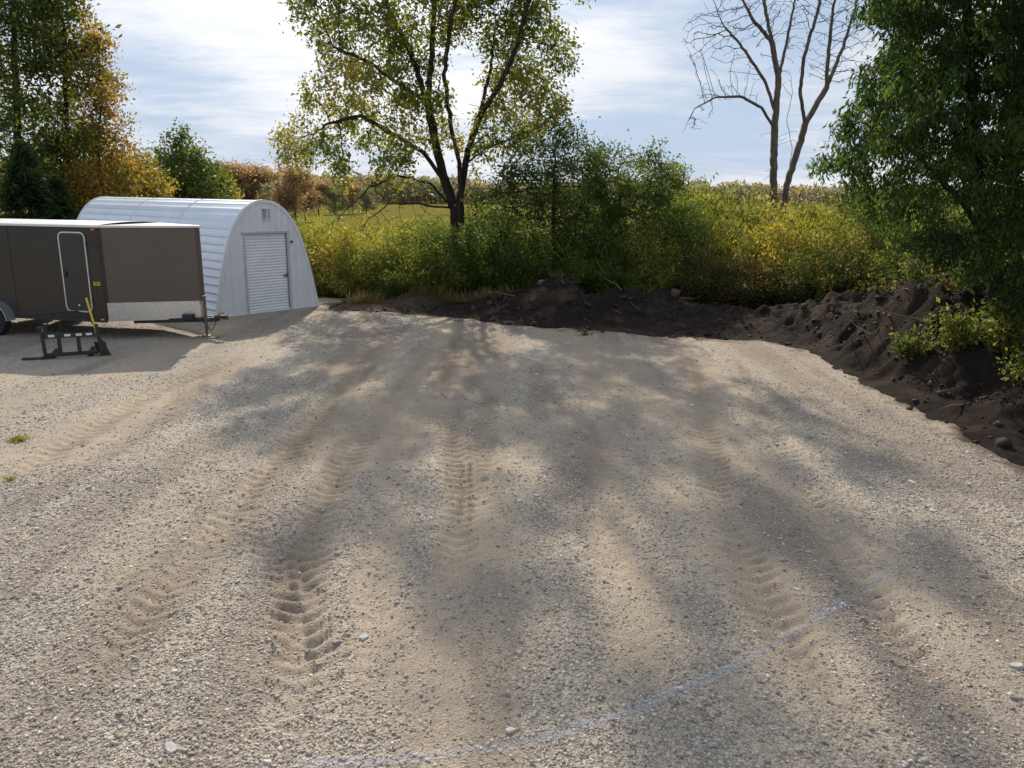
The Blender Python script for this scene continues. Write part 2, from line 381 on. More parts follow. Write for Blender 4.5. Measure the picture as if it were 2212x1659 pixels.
brown=np.clip(ss(-.5,-5.5,X)*ss(.3,.65,fbm(X*.8,Y*1.5,3,44))*1.1+.35*ss(.5,.72,fbm(X*.7,Y*.7,3,41))*ss(.2,.7,Z)+.28*ss(.54,.7,fbm(X*2,Y*2,3,47)),0,1)
tag(npmesh('soil_bank',np.stack([X,Y,Z],1),Fq,SOIL,smooth=True,attrs={'sand':brown}),kind='structure')
n=17000; x=rng.uniform(-6,13,n); y=rng.uniform(6,26,n); sd=sdist(x,y,poly); kz=soilz(x,y); keep=(sd<.35*rng.random(n)**2)&(rng.random(n)<.3+ss(0,.6,kz)); x=x[keep]; y=y[keep]
szz=.026*rng.lognormal(0,.6,len(x)); cb=np.array([.042,.031,.025])*rng.uniform(.5,2.4,len(x))[:,None]
P,Fs,cc=stones(x,y,szz,cb); zp,_,_=padsurf(x,y); dz=np.maximum(soilz(x,y),zp)-zp; P=P.reshape(-1,8,3); P[:,:,2]+=dz[:,None]; P=P.reshape(-1,3)
tag(npmesh('soil_clods',P,Fs,STONE,col=cc),'dark clods and crumbs of topsoil lying over the bank','soil clods',kind='stuff')
ROOT=simple('root_bark',(.22,.16,.105),.9,0,.3,12)
for k in range(34):
    rr=random.Random(k+5); x=rr.uniform(7.0,9.0); y=rr.uniform(11,18)
    if k>25: x=rr.uniform(-2,5); y=rr.uniform(21.3,23)
    z=sz(x,y)
    a=rr.uniform(0,6.28); L=rr.uniform(.45,1.3); e=rr.uniform(.0,.6); pts=[Vector((0,0,-.05))]
    for q in range(4):
        a+=rr.uniform(-.4,.4); pts.append(pts[-1]+Vector((math.cos(a)*L/4,math.sin(a)*L/4,e*L/4+rr.uniform(-.03,.05))))
    mb=MB()
    for q in range(4): mb.tube(pts[q],pts[q+1],.015-.003*q,.012-.003*q if q<3 else .001,6)
    o=mb.build('root',ROOT); o.location=(x,y,z+.03); tag(o,'thin brown root sticking out of the dark soil bank','root','roots torn up in the soil bank')

# ------------------------------------------------------------------ foliage machinery
def norm(a): return a/np.maximum(np.linalg.norm(a,axis=-1,keepdims=True),1e-9)
def leaves(C,L,Wd,pal,droop=0,up=0,sv=.3,freq=1.1,rs=None,outd=None):
    r=rs or rng; n=len(C); d=r.normal(0,1,(n,3))
    if outd is not None: d=d*.7+outd
    d[:,2]+=up-droop; d=norm(d); s=norm(np.cross(d,r.normal(0,1,(n,3))))
    Ls=(L*r.lognormal(0,sv,n))[:,None]; Ws=Ls*(Wd/L)
    nrm=np.cross(d,s)
    V=np.stack([C,C+d*Ls*.5+s*Ws*.5+nrm*Ws*.12,C+d*Ls,C+d*Ls*.5-s*Ws*.5+nrm*Ws*.12],1).reshape(-1,3)
    pal=np.array(pal,float); k=len(pal)
    ph=r.uniform(0,6,3)
    t=.45+.25*np.sin(C[:,0]*freq*1.7+ph[0])*np.sin(C[:,2]*freq*1.9+ph[1])+.18*np.sin(C[:,1]*freq*1.3+C[:,2]*freq+ph[2])+r.normal(0,.2,n)
    t=np.clip(t,0,.9999)*(k-1); i=t.astype(int); i=np.minimum(i,k-2); f=(t-i)[:,None]
    c=pal[i]*(1-f)+pal[i+1]*f; c=c*r.uniform(.75,1.3,n)[:,None]
    return V,np.arange(4*n).reshape(n,4),np.repeat(c,4,0)
def colonize(chains,att,step,infl,kill,iters,jit=.15,grav=0,seed=1):
    r=np.random.default_rng(seed); pos=[];par=[]
    for ch in chains:
        P=np.array(ch,float); prev=-1
        if pos:
            dd=np.linalg.norm(np.array(pos)-P[0],axis=1); prev=int(dd.argmin())
        else:
            pos.append(P[0]); par.append(-1); prev=0
        for a,b in zip(P[:-1],P[1:]):
            L=np.linalg.norm(b-a); n=max(1,int(round(L/step)))
            for i in range(1,n+1):
                pos.append(a+(b-a)*i/n+r.normal(0,step*.07,3)); par.append(prev); prev=len(pos)-1
    pos=np.array(pos); par=list(par); nch=np.zeros(len(pos),int)
    A=np.array(att)
    D=np.full(len(A),1e9); NI=np.zeros(len(A),int)
    def upd(new,off):
        nonlocal D,NI
        for s in range(0,len(new),200):
            b=new[s:s+200]; d=np.linalg.norm(A[:,None]-b[None],axis=2); j=d.argmin(1); dm=d[np.arange(len(A)),j]; m=dm<D
            D=np.where(m,dm,D); NI=np.where(m,j+off+s,NI)
    upd(pos,0)
    for it in range(iters):
        live=D>kill; A=A[live];D=D[live];NI=NI[live]
        if len(A)==0: break
        act=D<infl
        if not act.any(): infl*=1.5; continue
        ids,inv=np.unique(NI[act],return_inverse=True); v=norm(A[act]-pos[NI[act]]); sm=np.zeros((len(ids),3)); np.add.at(sm,inv,v)
        ok=nch[ids]<3; ids=ids[ok]; sm=sm[ok]
        if len(ids)==0: break
        dr=norm(norm(sm)+r.normal(0,jit,(len(ids),3))+np.array([0,0,-grav]))
        new=pos[ids]+dr*step; off=len(pos); nch[ids]+=1
        pos=np.concatenate([pos,new]); nch=np.concatenate([nch,np.zeros(len(new),int)]); par+=list(ids)
        upd(new,off)
    return pos,np.array(par)
def tubes(pos,par,tip,ex=2.3,sides=6,rmax=None):
    n=len(pos); acc=np.zeros(n); big=np.zeros(n); main=np.full(n,-1)
    r=np.zeros(n)
    for i in range(n-1,-1,-1):
        r[i]=tip if acc[i]==0 else acc[i]**(1/ex)
        p=par[i]
        if p>=0:
            acc[p]+=r[i]**ex
            if r[i]>big[p]: big[p]=r[i]; main[p]=i
    if rmax: r=np.where(r>tip*2.5, tip*2.5+(r-tip*2.5)*(rmax-tip*2.5)/(r.max()-tip*2.5), r)
    ch=np.where(par>=0)[0]; pa=par[ch]; dr=np.zeros((n,3)); dr[ch]=norm(pos[ch]-pos[pa]); dr[par<0]=(0,0,1)
    ism=main[pa]==ch
    def ringf(c,d,rr):
        u=norm(np.cross(d,np.array([.31,.93,.17]))); w=np.cross(d,u); t=np.arange(sides)*2*math.pi/sides
        return c[:,None]+rr[:,None,None]*(u[:,None]*np.cos(t)[None,:,None]+w[:,None]*np.sin(t)[None,:,None])
    r0=np.where(ism,r[pa],np.minimum(r[ch]*1.25,r[pa])); d0=np.where(ism[:,None],dr[pa],dr[ch])
    V=np.concatenate([ringf(pos[pa],d0,r0),ringf(pos[ch],dr[ch],r[ch])],1).reshape(-1,3)
    k=np.arange(sides); q=np.stack([k,(k+1)%sides,sides+(k+1)%sides,sides+k],1)
    Fq=(q[None]+(2*sides)*np.arange(len(ch))[:,None,None]).reshape(-1,4)
    return V,Fq,r
def blobpts(blobs,n,seed,yst=1.3):
    r=np.random.default_rng(seed); b=np.array(blobs,float); wt=b[:,3]**2.3; wt/=wt.sum(); i=r.choice(len(b),n,p=wt)
    d=norm(r.normal(0,1,(n,3)))*(r.random(n)**(1/2.6))[:,None]*r.uniform(.8,1.25,n)[:,None]
    return b[i,:3]+d*b[i,3:4]*np.array([1,yst,1])
def tree(name,label,cat,base,chains,blobs,natt,step,infl,kill,iters,tip,rmax,nl,L,Wd,pal,spread,droop=0,up=0,seed=1,bark=None,group=None,grav=0,jit=.15,yst=1.3,lr=2.2,ex=2.3,crown='crown',sides=6,clump=0,freq=1.1,leafy=None):
    base=np.array(base,float)
    att=blobpts(blobs,natt,seed,yst=yst)
    pos,par=colonize(chains,att,step,infl,kill,iters,seed=seed,grav=grav,jit=jit)
    V,Fq,r=tubes(pos,par,tip,ex=ex,rmax=rmax,sides=sides)
    root=empty(name,tuple(base)); tag(root,label,cat,group)
    npmesh('trunk',V-base,Fq,bark or BARK,root,smooth=True)
    if nl:
        rs=np.random.default_rng(seed+50)
        cand=np.where(r<tip*lr)[0]
        if leafy is not None: cand=cand[leafy(pos[cand])]
        if clump: cand=rs.choice(cand,max(3,int(len(cand)*clump)),replace=False)
        i=rs.choice(cand,nl); C=pos[i]+rs.normal(0,spread,(nl,3))
        V,Fq,c=leaves(C-base,L,Wd,pal,droop=droop,up=up,rs=rs,freq=freq)
        npmesh(crown,V,Fq,LEAF,root,col=c)
    return root
def bl(lst,Y,seed=0,dy=1.2):
    r=np.random.default_rng(seed); o=[]
    for u,v,rad in lst:
        yy=Y+r.uniform(-dy,dy); p=W(u,v,yy); o.append((p[0],p[1],p[2],rad))
    return o
GZ=-.5
# ---- big tree behind bank
Yb=27.5
def Wb(u,v,d=0): return W(u,v,Yb+d)
c0=Wb(985,470); base=(c0[0]+.1,Yb,GZ)
ch=[[base,(c0[0]+.05,Yb,1.0),Wb(982,455),Wb(962,395),Wb(940,310),Wb(925,225),Wb(932,120,.3),Wb(938,0,.4),Wb(945,-120,.4),Wb(960,-250),Wb(950,-400),Wb(955,-540)],
    [(c0[0]+.05,Yb-.1,1.4),Wb(996,430,-.2),Wb(992,350,-.35),Wb(972,260,-.6),Wb(958,160,-.9),Wb(975,40,-1.2),Wb(1010,-120,-1.5),Wb(1050,-300,-1.6),Wb(1060,-480,-1.6)],
    [Wb(990,445),Wb(1008,340,-.2),Wb(1035,255,-.3),Wb(1082,180,-.5),Wb(1120,90,-.5),Wb(1150,-30,-.5),Wb(1160,-200,-.5)],
    [Wb(925,225),Wb(900,150,.4),Wb(870,80,.8),Wb(820,-20,1),Wb(790,-180,1),Wb(780,-350,1)],
    [Wb(962,395),Wb(915,330,-.6),Wb(850,290,-1),Wb(780,250,-1.2),Wb(700,270,-1.4)],
    [Wb(985,455),Wb(930,395,-.8),Wb(860,380,-1.4),Wb(800,405,-1.7),Wb(735,465,-1.8)],
    [Wb(975,450),Wb(900,440,-1.2),Wb(840,440,-1.7),Wb(790,480,-1.9)],
    [Wb(992,370,-.2),Wb(1050,320,-.9),Wb(1110,295,-1.2),Wb(1180,270,-1.4)],
    [Wb(925,225),Wb(860,180,-1),Wb(790,130,-1.3),Wb(720,100,-1.5)],
    [Wb(1035,255,-.3),Wb(1060,150,.8),Wb(1070,50,1.2)]]
blobs=bl([(690,30,1.0),(780,-60,1.3),(745,100,1.1),(830,50,1.2),(715,190,.9),(670,262,.9),(630,315,.8),(700,345,.8),(760,270,1.1),(820,190,1.1),(900,-80,1.4),(1050,-80,1.4),(1180,-40,1.2),(1000,40,1.2),(1100,60,1.2),(1205,115,.9),(1180,210,.9),(1090,150,1.1),(1110,250,.9),(1200,250,.6),(850,320,.9),(745,375,.7),(930,240,1.0),(1030,310,.9),(1150,295,.7),(900,100,1.2),(1165,50,.9),(960,-260,1.1),(1100,-260,1.0),(800,-210,1.1),(640,-60,1.0),(1260,-100,.9),(1210,-260,.8),(690,-230,.8),(850,-380,.9),(1010,-430,1.0),(740,-360,.7),(1130,-400,.8),(920,-560,.9),(1040,-560,.8),(830,-500,.7)],Yb,3,1.6)
low=bl([(740,440,.55),(790,440,.6),(850,425,.6),(900,430,.6),(790,480,.6),(850,470,.6),(730,470,.5),(920,460,.5),(880,490,.4)],Yb-1.4,4,.5)
zl=Wb(880,405)[2]; xl=Wb(950,405)[0]
tree('leafy_tree','tall spreading yellow-green tree with several dark trunks behind the soil bank','tree',base,ch,blobs+low*2,4800,.215,2.2,.34,95,.0075,.23,66000,.118,.063,[(.038,.06,.013),(.07,.10,.02),(.11,.145,.029),(.175,.185,.042),(.27,.21,.05)],.17,droop=.5,seed=11,lr=1.9,clump=.44,freq=.7,ex=2.6,leafy=lambda p:~((p[:,2]<zl)&(p[:,0]<xl)))
# ---- bare tree
Yd=31.
def Wd_(u,v,d=0): return W(u,v,Yd+d)
b0=Wd_(1674,470); base=(b0[0],Yd,GZ)
ch=[[base,Wd_(1672,470),Wd_(1672,380),Wd_(1674,280),Wd_(1676,250),Wd_(1682,170),Wd_(1668,90),Wd_(1652,10),Wd_(1640,-90)],
    [Wd_(1674,280),Wd_(1645,232,-.3),Wd_(1600,208,-.6),Wd_(1545,210,-.9),Wd_(1500,235,-1),Wd_(1475,285,-1)],
    [Wd_(1676,250),Wd_(1655,180,.3),Wd_(1610,110,.6),Wd_(1560,50,.9),Wd_(1530,-30,1)],
    [Wd_(1682,170),Wd_(1700,90,.5),Wd_(1715,10,.6),Wd_(1735,-80,.8)],
    [Wd_(1668,90),Wd_(1625,40,-.3),Wd_(1590,-30,-.5)],
    [base,Wd_(1688,470,.2),Wd_(1700,400,.3),Wd_(1722,330,.3),Wd_(1740,268,.4),Wd_(1785,190,.5),Wd_(1822,100,.8),Wd_(1850,10,1),Wd_(1870,-80,1)],
    [Wd_(1740,268,.4),Wd_(1728,200,0),Wd_(1738,120,-.4),Wd_(1765,30,-.6),Wd_(1790,-70,-.8)],
    [Wd_(1785,190,.5),Wd_(1790,110,.2),Wd_(1800,20,.1),Wd_(1815,-60,0)],
    [Wd_(1700,400,.3),Wd_(1712,320,.8),Wd_(1700,260,1.1),Wd_(1712,200,1.2)]]
blobs=bl([(1500,270,.5),(1530,220,.6),(1570,190,.6),(1540,60,1),(1590,30,1),(1640,-60,1.3),(1600,120,.8),(1700,-20,1.3),(1660,60,.8),(1760,20,1.1),(1720,100,.8),(1800,-40,1.3),(1850,60,1),(1830,140,.9),(1780,130,.8),(1690,160,.6),(1630,180,.5),(1870,-60,1.2),(1510,100,.8),(1500,130,.5),(1480,110,.3),(1720,300,.3),(1640,300,.2),(1650,395,.3)],Yd,5,1.0)
tree('bare_tree','tall leafless dead tree with two pale trunks rising above the thicket','tree',base,ch,blobs,2000,.15,1.4,.19,100,.0068,.2,0,.1,.1,None,0,seed=21,bark=BARKP,jit=.11,ex=2.4,grav=-.38,sides=5)
# ---- right tree
Yr=13.6
t0=W(2165,690,Yr); rb=(t0[0],Yr,sz(t0[0],Yr)-.1)
def Wr(u,v,d=0): return W(u,v,Yr+d)
ch=[[rb,Wr(2150,610),Wr(2128,520),Wr(2118,420),Wr(2105,300),Wr(2100,180),Wr(2090,40),Wr(2085,-120)],
    [Wr(2128,520),Wr(2080,440,-.4),Wr(2020,370,-.8),Wr(1940,300,-1),Wr(1870,270,-1)],
    [Wr(2155,630),Wr(2178,500,.4),Wr(2190,380,.6),Wr(2200,250,.6),Wr(2210,100,.6),Wr(2230,-80,.5)],
    [Wr(2118,420),Wr(2060,280,.5),Wr(2000,180,.8),Wr(1950,80,.9),Wr(1930,-40,1)],
    [Wr(2128,520),Wr(2050,480,.5),Wr(1970,440,.8),Wr(1890,420,1)],
    [Wr(2150,610),Wr(2190,580,-.6),Wr(2230,560,-.9)],
    [Wr(2128,520),Wr(2110,500,-.6),Wr(2070,510,-1.0)],
    [Wr(2190,380,.6),Wr(2260,300,.3),Wr(2330,200,0)]]
blobs=bl([(1985,30,.75),(2060,-40,1.2),(2160,-60,1.3),(2250,0,1.3),(2100,80,1.05),(2010,120,.72),(1915,150,.5),(1880,215,.55),(1960,215,.75),(2060,200,.9),(2170,180,1.0),(1830,285,.45),(1810,345,.42),(1780,345,.25),(1900,320,.65),(1990,320,.75),(2090,320,.85),(2200,330,1.0),(1880,400,.5),(1960,420,.6),(2050,440,.7),(2180,450,.8),(1980,500,.4),(1895,460,.35),(1860,430,.27),(2050,540,.42),(2110,530,.5),(2000,570,.28),(2300,200,1.4),(2350,400,1.3),(2250,500,.8),(2215,610,.5),(2100,-180,1.3),(2250,-180,1.4),(1975,-60,.9)],Yr,8,1.1)
blobs+=bl([(2090,560,.4),(2150,540,.45),(2200,640,.4),(2140,600,.25)],Yr-1.0,9,.3)
tree('dark_green_tree','dense dark green drooping tree rooted in the soil bank on the right','tree',rb,ch,blobs,4000,.13,1.3,.21,90,.005,.14,112000,.098,.030,[(.016,.035,.011),(.027,.057,.016),(.044,.084,.022),(.08,.13,.034)],.095,droop=1.6,seed=31,lr=2.2,clump=.65,freq=1.6,grav=.28,ex=2.4)

def simple_tree(name,label,cat,u,Y,blist,natt,nl,L,Wd,pal,seed,rmax=.1,tip=.009,spread=.2,droop=.3,step=.25,kill=.4,group=None,bark=None,gz=GZ,lr=2,clump=.6,freq=1.,dy=1.0,crown='crown'):
    vb=[b[1] for b in blist]; p=W(u,400,Y); base=(p[0],Y,gz)
    top=min(vb); ch=[[base]+[W(u+random.uniform(-6,6),400+(top-400)*k/4,Y) for k in range(0,4)]] if top<390 else [[base,(p[0],Y,gz+1)]]
    return tree(name,label,cat,base,ch,bl(blist,Y,seed,dy),natt,step,3.0,kill,70,tip,rmax,nl,L,Wd,pal,spread,droop=droop,seed=seed,group=group,bark=bark,lr=lr,clump=clump,freq=freq,crown=crown)
DK=[(.02,.04,.013),(.036,.064,.018),(.06,.096,.025),(.105,.14,.037)]
simple_tree('shrub_tree','tall dark green shrub tree growing right of the big tree trunks','tree',1200,25.6,[(1240,300,.6),(1180,320,.7),(1120,370,.8),(1200,390,1),(1270,360,.9),(1100,440,.9),(1180,470,1.1),(1270,460,1),(1060,490,.8),(1150,550,1),(1240,540,1)],1100,26000,.10,.043,DK,41)
simple_tree('shrub_tree','dark shrub tree with wispy top in the middle of the thicket','tree',1340,26.4,[(1310,340,.6),(1350,380,.8),(1400,350,.5),(1300,430,.9),(1380,440,.9),(1330,510,1.1),(1410,500,.8),(1350,570,.9)],800,18000,.10,.043,DK,42)
simple_tree('shrub_tree','smaller mid green shrub tree with ragged leaning top beside the thicket','tree',1450,26.8,[(1440,375,.5),(1475,390,.4),(1420,430,.7),(1480,450,.7),(1450,500,.9),(1500,520,.7)],500,12000,.10,.045,[(.035,.065,.017),(.065,.105,.024),(.12,.155,.037)],43)

# ---- left trees
Yl=38
LG=[(.022,.039,.013),(.044,.072,.019),(.08,.11,.027),(.145,.155,.037)]
simple_tree('tall_tree','tall dark green tree at the far left rising out of frame','tree',35,Yl,[(20,-40,2.2),(70,40,1.4),(-10,90,2),(50,140,1.4),(-20,210,2),(60,240,1.4),(20,320,2),(90,330,1.2),(-80,0,2.2),(-90,180,2.2),(-90,340,2.4),(20,-150,2),(70,420,2)],1500,30000,.18,.10,LG,51,rmax=.2,spread=.3,dy=2)
simple_tree('tall_tree','tall green and yellow tree second from the left edge','tree',140,Yl+2,[(150,30,1.0),(110,60,1.1),(185,100,.8),(130,150,1.2),(200,180,.7),(140,250,1.2),(120,340,1.3),(185,300,.9),(110,-20,1.2),(150,-60,1),(150,420,1.8),(225,230,.5),(215,80,.4)],1000,17000,.18,.10,[(.03,.05,.014),(.062,.086,.02),(.115,.13,.032),(.21,.16,.042)],52,rmax=.18,spread=.3,dy=1.8)
simple_tree('autumn_tree','slender orange and rust coloured tree right of the tall left trees','tree',215,Yl+1,[(190,50,.5),(225,90,.5),(195,140,.6),(240,180,.6),(258,215,.4),(215,240,.8),(262,270,.5),(235,310,.9),(180,330,1.0),(275,330,.6),(235,390,1.4),(190,400,1.2)],750,9500,.16,.09,[(.085,.10,.027),(.16,.135,.037),(.24,.155,.052),(.25,.125,.052)],53,rmax=.12,spread=.32,clump=.8,dy=1.6)
simple_tree('autumn_tree','low rounded orange-yellow tree between the tall trees and the round green tree','tree',285,Yl+6,[(260,345,.7),(300,360,.8),(285,400,1.6),(320,410,1.1),(250,400,1.2),(330,430,1)],450,8500,.17,.10,[(.09,.11,.028),(.17,.155,.04),(.25,.17,.052)],54,rmax=.1,spread=.34,clump=.8)
simple_tree('round_tree','isolated dark green tree standing behind the metal hut','tree',390,52,[(392,280,.5),(383,305,.8),(358,345,.8),(428,335,.8),(342,375,1.1),(395,365,1.6),(450,370,.9),(350,420,1.6),(430,420,1.6),(390,440,2)],850,15500,.19,.11,[(.034,.058,.02),(.057,.09,.027),(.095,.125,.038)],55,rmax=.15,spread=.32,clump=.75)
simple_tree('round_bush','yellow-green bush just right of the isolated green tree','bush',462,56,[(455,385,1.0),(475,405,1.0),(445,415,1.4),(465,435,1.8)],350,6500,.2,.12,[(.08,.11,.028),(.14,.155,.037),(.20,.18,.045)],56,rmax=.08,spread=.3)
def spruce(label,u,topv,Y,Rb,seed):
    r=np.random.default_rng(seed); top=W(u,topv,Y); Ht=top[2]-GZ; root=empty('spruce_tree',(top[0],Y,GZ)); tag(root,label,'tree')
    pts=[];dirs=[]
    mb=MB(); mb.tube((0,0,0),(0,0,Ht),.14,.01,8)
    for k in range(150):
        t=r.uniform(.04,1)**.8; z=Ht*t; a=r.uniform(0,6.28); L=Rb*(1-t)*r.uniform(.65,1.2)+.12
        d=np.array([math.cos(a),math.sin(a),-.12]); e=np.array([0,0,z])+d*L
        mb.tube((0,0,z),tuple(e),.02,.005,4)
        n=int(60+170*L); s=r.uniform(.1,1,n)**.7; q=np.array([0,0,z])+s[:,None]*L*d; sd_=np.array([-d[1],d[0],0]); q=q+sd_*(r.normal(0,.22,n)*(1.1-s)*L)[:,None]+r.normal(0,.06,(n,3)); q[:,2]-=.05+.1*r.random(n); pts.append(q); dirs.append(np.repeat(d[None],n,0))
    C=np.concatenate(pts); D_=np.concatenate(dirs)
    V,Fq,c=leaves(C,.16,.05,[(.018,.038,.018),(.032,.062,.026),(.05,.088,.034)],outd=D_,rs=r)
    mb.build('trunk',BARK,root); npmesh('foliage',V,Fq,LEAF,root,col=c)
spruce('dark spruce tree behind the trailer at the left edge',45,305,33,2.3,1)
spruce('smaller dark spruce between the left edge spruce and the metal hut',120,385,34,1.6,2)

# ---- shrubs of the thicket
def shrub(name,label,cat,seed,h,rad,nst,nl,L,Wd,pal,up=.8,spread=.12,group=None,cl_=11):
    r=np.random.default_rng(seed); root=empty(name,(0,0,0)); tag(root,label,cat,group)
    mb=MB(); C=[];D_=[]
    for i in range(nst):
        a=r.uniform(0,6.28); q=rad*math.sqrt(r.random()); b=np.array([math.cos(a)*q*.35,math.sin(a)*q*.35,0])
        if h<1.5: b=np.array([0.,0.,0.])
        hh=h*(1-.45*(q/rad)**2)*r.uniform(.62,1.14); tp=np.array([math.cos(a)*q,math.sin(a)*q,hh])
        prev=b
        for k in range(1,5):
            t=k/4; p=b+(tp-b)*np.array([t**1.4,t**1.4,t]); mb.tube(tuple(prev),tuple(p),.014*(1.1-t)+.003,.014*(1.1-t)+.001,4); prev=p
        m=max(4,nl//nst); ncl=max(3,m//cl_); tt=r.uniform(.08,1,ncl)**.75
        cl=b+(tp-b)*np.stack([tt**1.4,tt**1.4,tt],1)+r.normal(0,.16,(ncl,3))*np.array([1,1,.6])*min(1,h/2)
        j=r.integers(0,ncl,m); C.append(cl[j]+r.normal(0,spread,(m,3))); D_.append(np.repeat((norm((tp-b)[None])),m,0))
    C=np.concatenate(C); C[:,2]=np.abs(C[:,2])+.02; V,Fq,c=leaves(C,L,Wd,pal,outd=np.concatenate(D_)*up,rs=r,freq=1.6)
    mb.build('stems',BARK,root); npmesh('foliage',V,Fq,LEAF,root,col=c)
    return root
YG=[(.052,.078,.019),(.10,.125,.029),(.16,.18,.04),(.235,.225,.057)]
GO=[(.095,.11,.026),(.16,.16,.036),(.25,.225,.05),(.34,.275,.07)]  # willow shrub greens pushed to gold, backlight painted into the leaf colour
GR=[(.03,.054,.016),(.057,.093,.024),(.09,.13,.032),(.14,.175,.043)]
BR=[(.04,.045,.02),(.07,.074,.027),(.115,.10,.042),(.17,.13,.06)]
protos={'y':[],'g':[],'b':[],'o':[]}
for kk,pal,sd_,nl in [('y',YG,61,13000),('y',YG,62,13000),('g',GR,63,13500),('g',GR,64,13500),('b',BR,65,10000),('o',GO,66,12000),('o',GO,67,12000)]:
    protos[kk].append(shrub('shrub','x','shrub',sd_,3.0,1.5,40,nl,.105,.034,pal))
used=set()
names={'y':'yellow-green willow shrub','g':'mid green leafy shrub','b':'low brownish weedy shrub','o':'golden backlight-tinted shrub'}
ordn=['first','second','third','fourth','fifth','sixth','seventh','eighth','ninth','tenth','eleventh','twelfth','thirteenth','fourteenth','fifteenth','sixteenth','seventeenth','eighteenth','nineteenth','twentieth','twenty-first']
def place(rowname,lst):
    for i,(u,topv,Y,wd,kk) in enumerate(lst):
        topv+=random.uniform(-22,16); wd*=random.uniform(.85,1.08)
        top=W(u,topv,Y); zb=sz(top[0],Y)-.15 if (Y<26.5 and top[0]>-6) else GZ
        hh=top[2]-zb; s=hh/2.9
        pr=protos[kk][i%len(protos[kk])]
        lab=f"{names[kk]}, {ordn[i]} from the left in the {rowname}"
        loc=(top[0],Y,zb); rz=random.uniform(0,6.28); scv=(wd/1.3,wd/1.3,s)
        if pr.name not in used:
            used.add(pr.name); pr.location=loc; pr.rotation_euler=(0,0,rz); pr.scale=scv; pr['label']=lab; pr['group']='shrubs of the '+rowname
        else: copy_thing(pr,loc,rz,scv,lab,'shrubs of the '+rowname)
place('back row of the thicket',[(690,466,31,1.7,'y'),(760,472,31,1.6,'o'),(850,474,30,1.7,'y'),(925,472,30,1.6,'y'),(1000,470,29.5,1.6,'g'),(1075,450,29.5,1.7,'g'),(1530,425,29,1.8,'y'),(1600,415,28.8,1.9,'y'),(1665,438,28.6,1.7,'y'),(1730,430,28.5,1.8,'o'),(1800,422,28.5,1.8,'y'),(1870,428,28,1.9,'y'),(1950,432,27,1.9,'o'),(2060,440,26,2.0,'y'),(2170,440,25,2.0,'g')])
place('middle row of the thicket',[(665,495,27.5,1.4,'y'),(735,505,27,1.5,'o'),(810,497,26.6,1.5,'y'),(890,502,26.5,1.5,'y'),(960,480,26,1.4,'g'),(1025,490,25.6,1.5,'g'),(1120,510,25,1.3,'g'),(1210,505,25,1.3,'g'),(1300,495,25,1.4,'g'),(1390,485,25,1.5,'y'),(1470,475,25,1.5,'g'),(1550,470,25,1.5,'y'),(1640,464,25.3,1.6,'o'),(1720,474,25,1.6,'o'),(1800,464,24.5,1.6,'y'),(1890,474,24,1.6,'y'),(1980,480,23,1.6,'g'),(2080,482,22.5,1.6,'g'),(2190,475,21.5,1.8,'g')])
place('front row of the thicket',[(700,570,25.8,1.0,'b'),(785,555,25.6,1.1,'y'),(865,555,25.2,1.1,'g'),(940,545,25,1.1,'y'),(985,505,25.2,1.1,'g'),(1090,550,25.0,1.0,'g'),(1180,565,25.0,1.0,'y'),(1270,560,24.6,1.0,'g'),(1350,550,24.3,1.1,'g'),(1430,550,24,1.1,'y'),(1510,545,23.8,1.2,'b'),(1600,540,23.6,1.2,'b'),(1690,540,23.3,1.2,'b'),(1780,540,23,1.2,'g'),(1860,540,22.5,1.2,'b'),(1950,545,21.5,1.1,'g'),(2060,545,20.6,1.1,'g')])
def weed(u,v,h,rad,nl,label,pal,seed,nst=16,z0=.1,L=.075,Wd=.036):
    x,y=G(u,v,z0); o=shrub('weed',label,'plant',seed,h,rad,nst,nl,L,Wd,pal,up=.5,spread=.07,cl_=7)
    z=sz(x,y) if sdist(np.array([x]),np.array([y]),poly)[0]<-.1 else 0
    o.location=(x,y,z-.03)
WG=[(.028,.049,.015),(.053,.082,.022),(.095,.12,.033),(.165,.165,.048)]
weed(2150,850,1.0,.62,2400,'bushy green weed at the right frame edge on the soil bank',WG,71,22)
weed(2050,840,.8,.55,1500,'leafy yellow-green weed on the bank left of the bushy one',WG,72,20)
weed(1955,822,.5,.42,600,'low spreading weed nearest the gravel edge on the right',WG,73)
weed(2225,780,1.35,.7,3000,'tall weed under the dark tree at the right frame edge',WG,74,22,z0=.4)
weed(1262,716,.22,.12,70,'small dry sprig at the far edge of the gravel',BR,76,6)
weed(2030,730,.7,.5,350,'dry brown brush on the right soil bank above the weeds',BR,77,26,.6)
weed(2130,700,1.1,.8,2400,'leafy brush at the foot of the leaning dark trunk',GR,78,24,.9)
weed(1900,700,.5,.45,300,'sparse dry brush on the left shoulder of the right soil bank',BR,79,22,.5)
weed(2190,900,.5,.4,400,'small weed on the dark soil beside the gravel at the right frame edge',WG,80,12,0)
weed(2090,770,.75,.55,900,'dark leafy brush halfway up the right soil bank',GR,81,18,.4)
weed(1830,668,.5,.45,400,'olive brush on the low saddle between the two soil heaps',BR,82,22,.3)
weed(1975,660,.6,.5,600,'brownish brush on the crest of the right soil bank',BR,83,26,.9)
def tuft(u,v,rad,n,label,seed,pal):
    x,y=G(u,v); r=np.random.default_rng(seed); C=np.stack([r.normal(0,rad,n),r.normal(0,rad,n),np.zeros(n)],1)
    V,Fq,c=leaves(C,.06,.010,pal,up=1.2,rs=r); o=npmesh('grass_tuft',V,Fq,LEAF,col=c); o.location=(x,y,.0); tag(o,label,'grass tuft')
tuft(42,952,.07,260,'bright green grass tuft in gravel at the left frame edge',1,[(.08,.11,.03),(.16,.17,.05)])
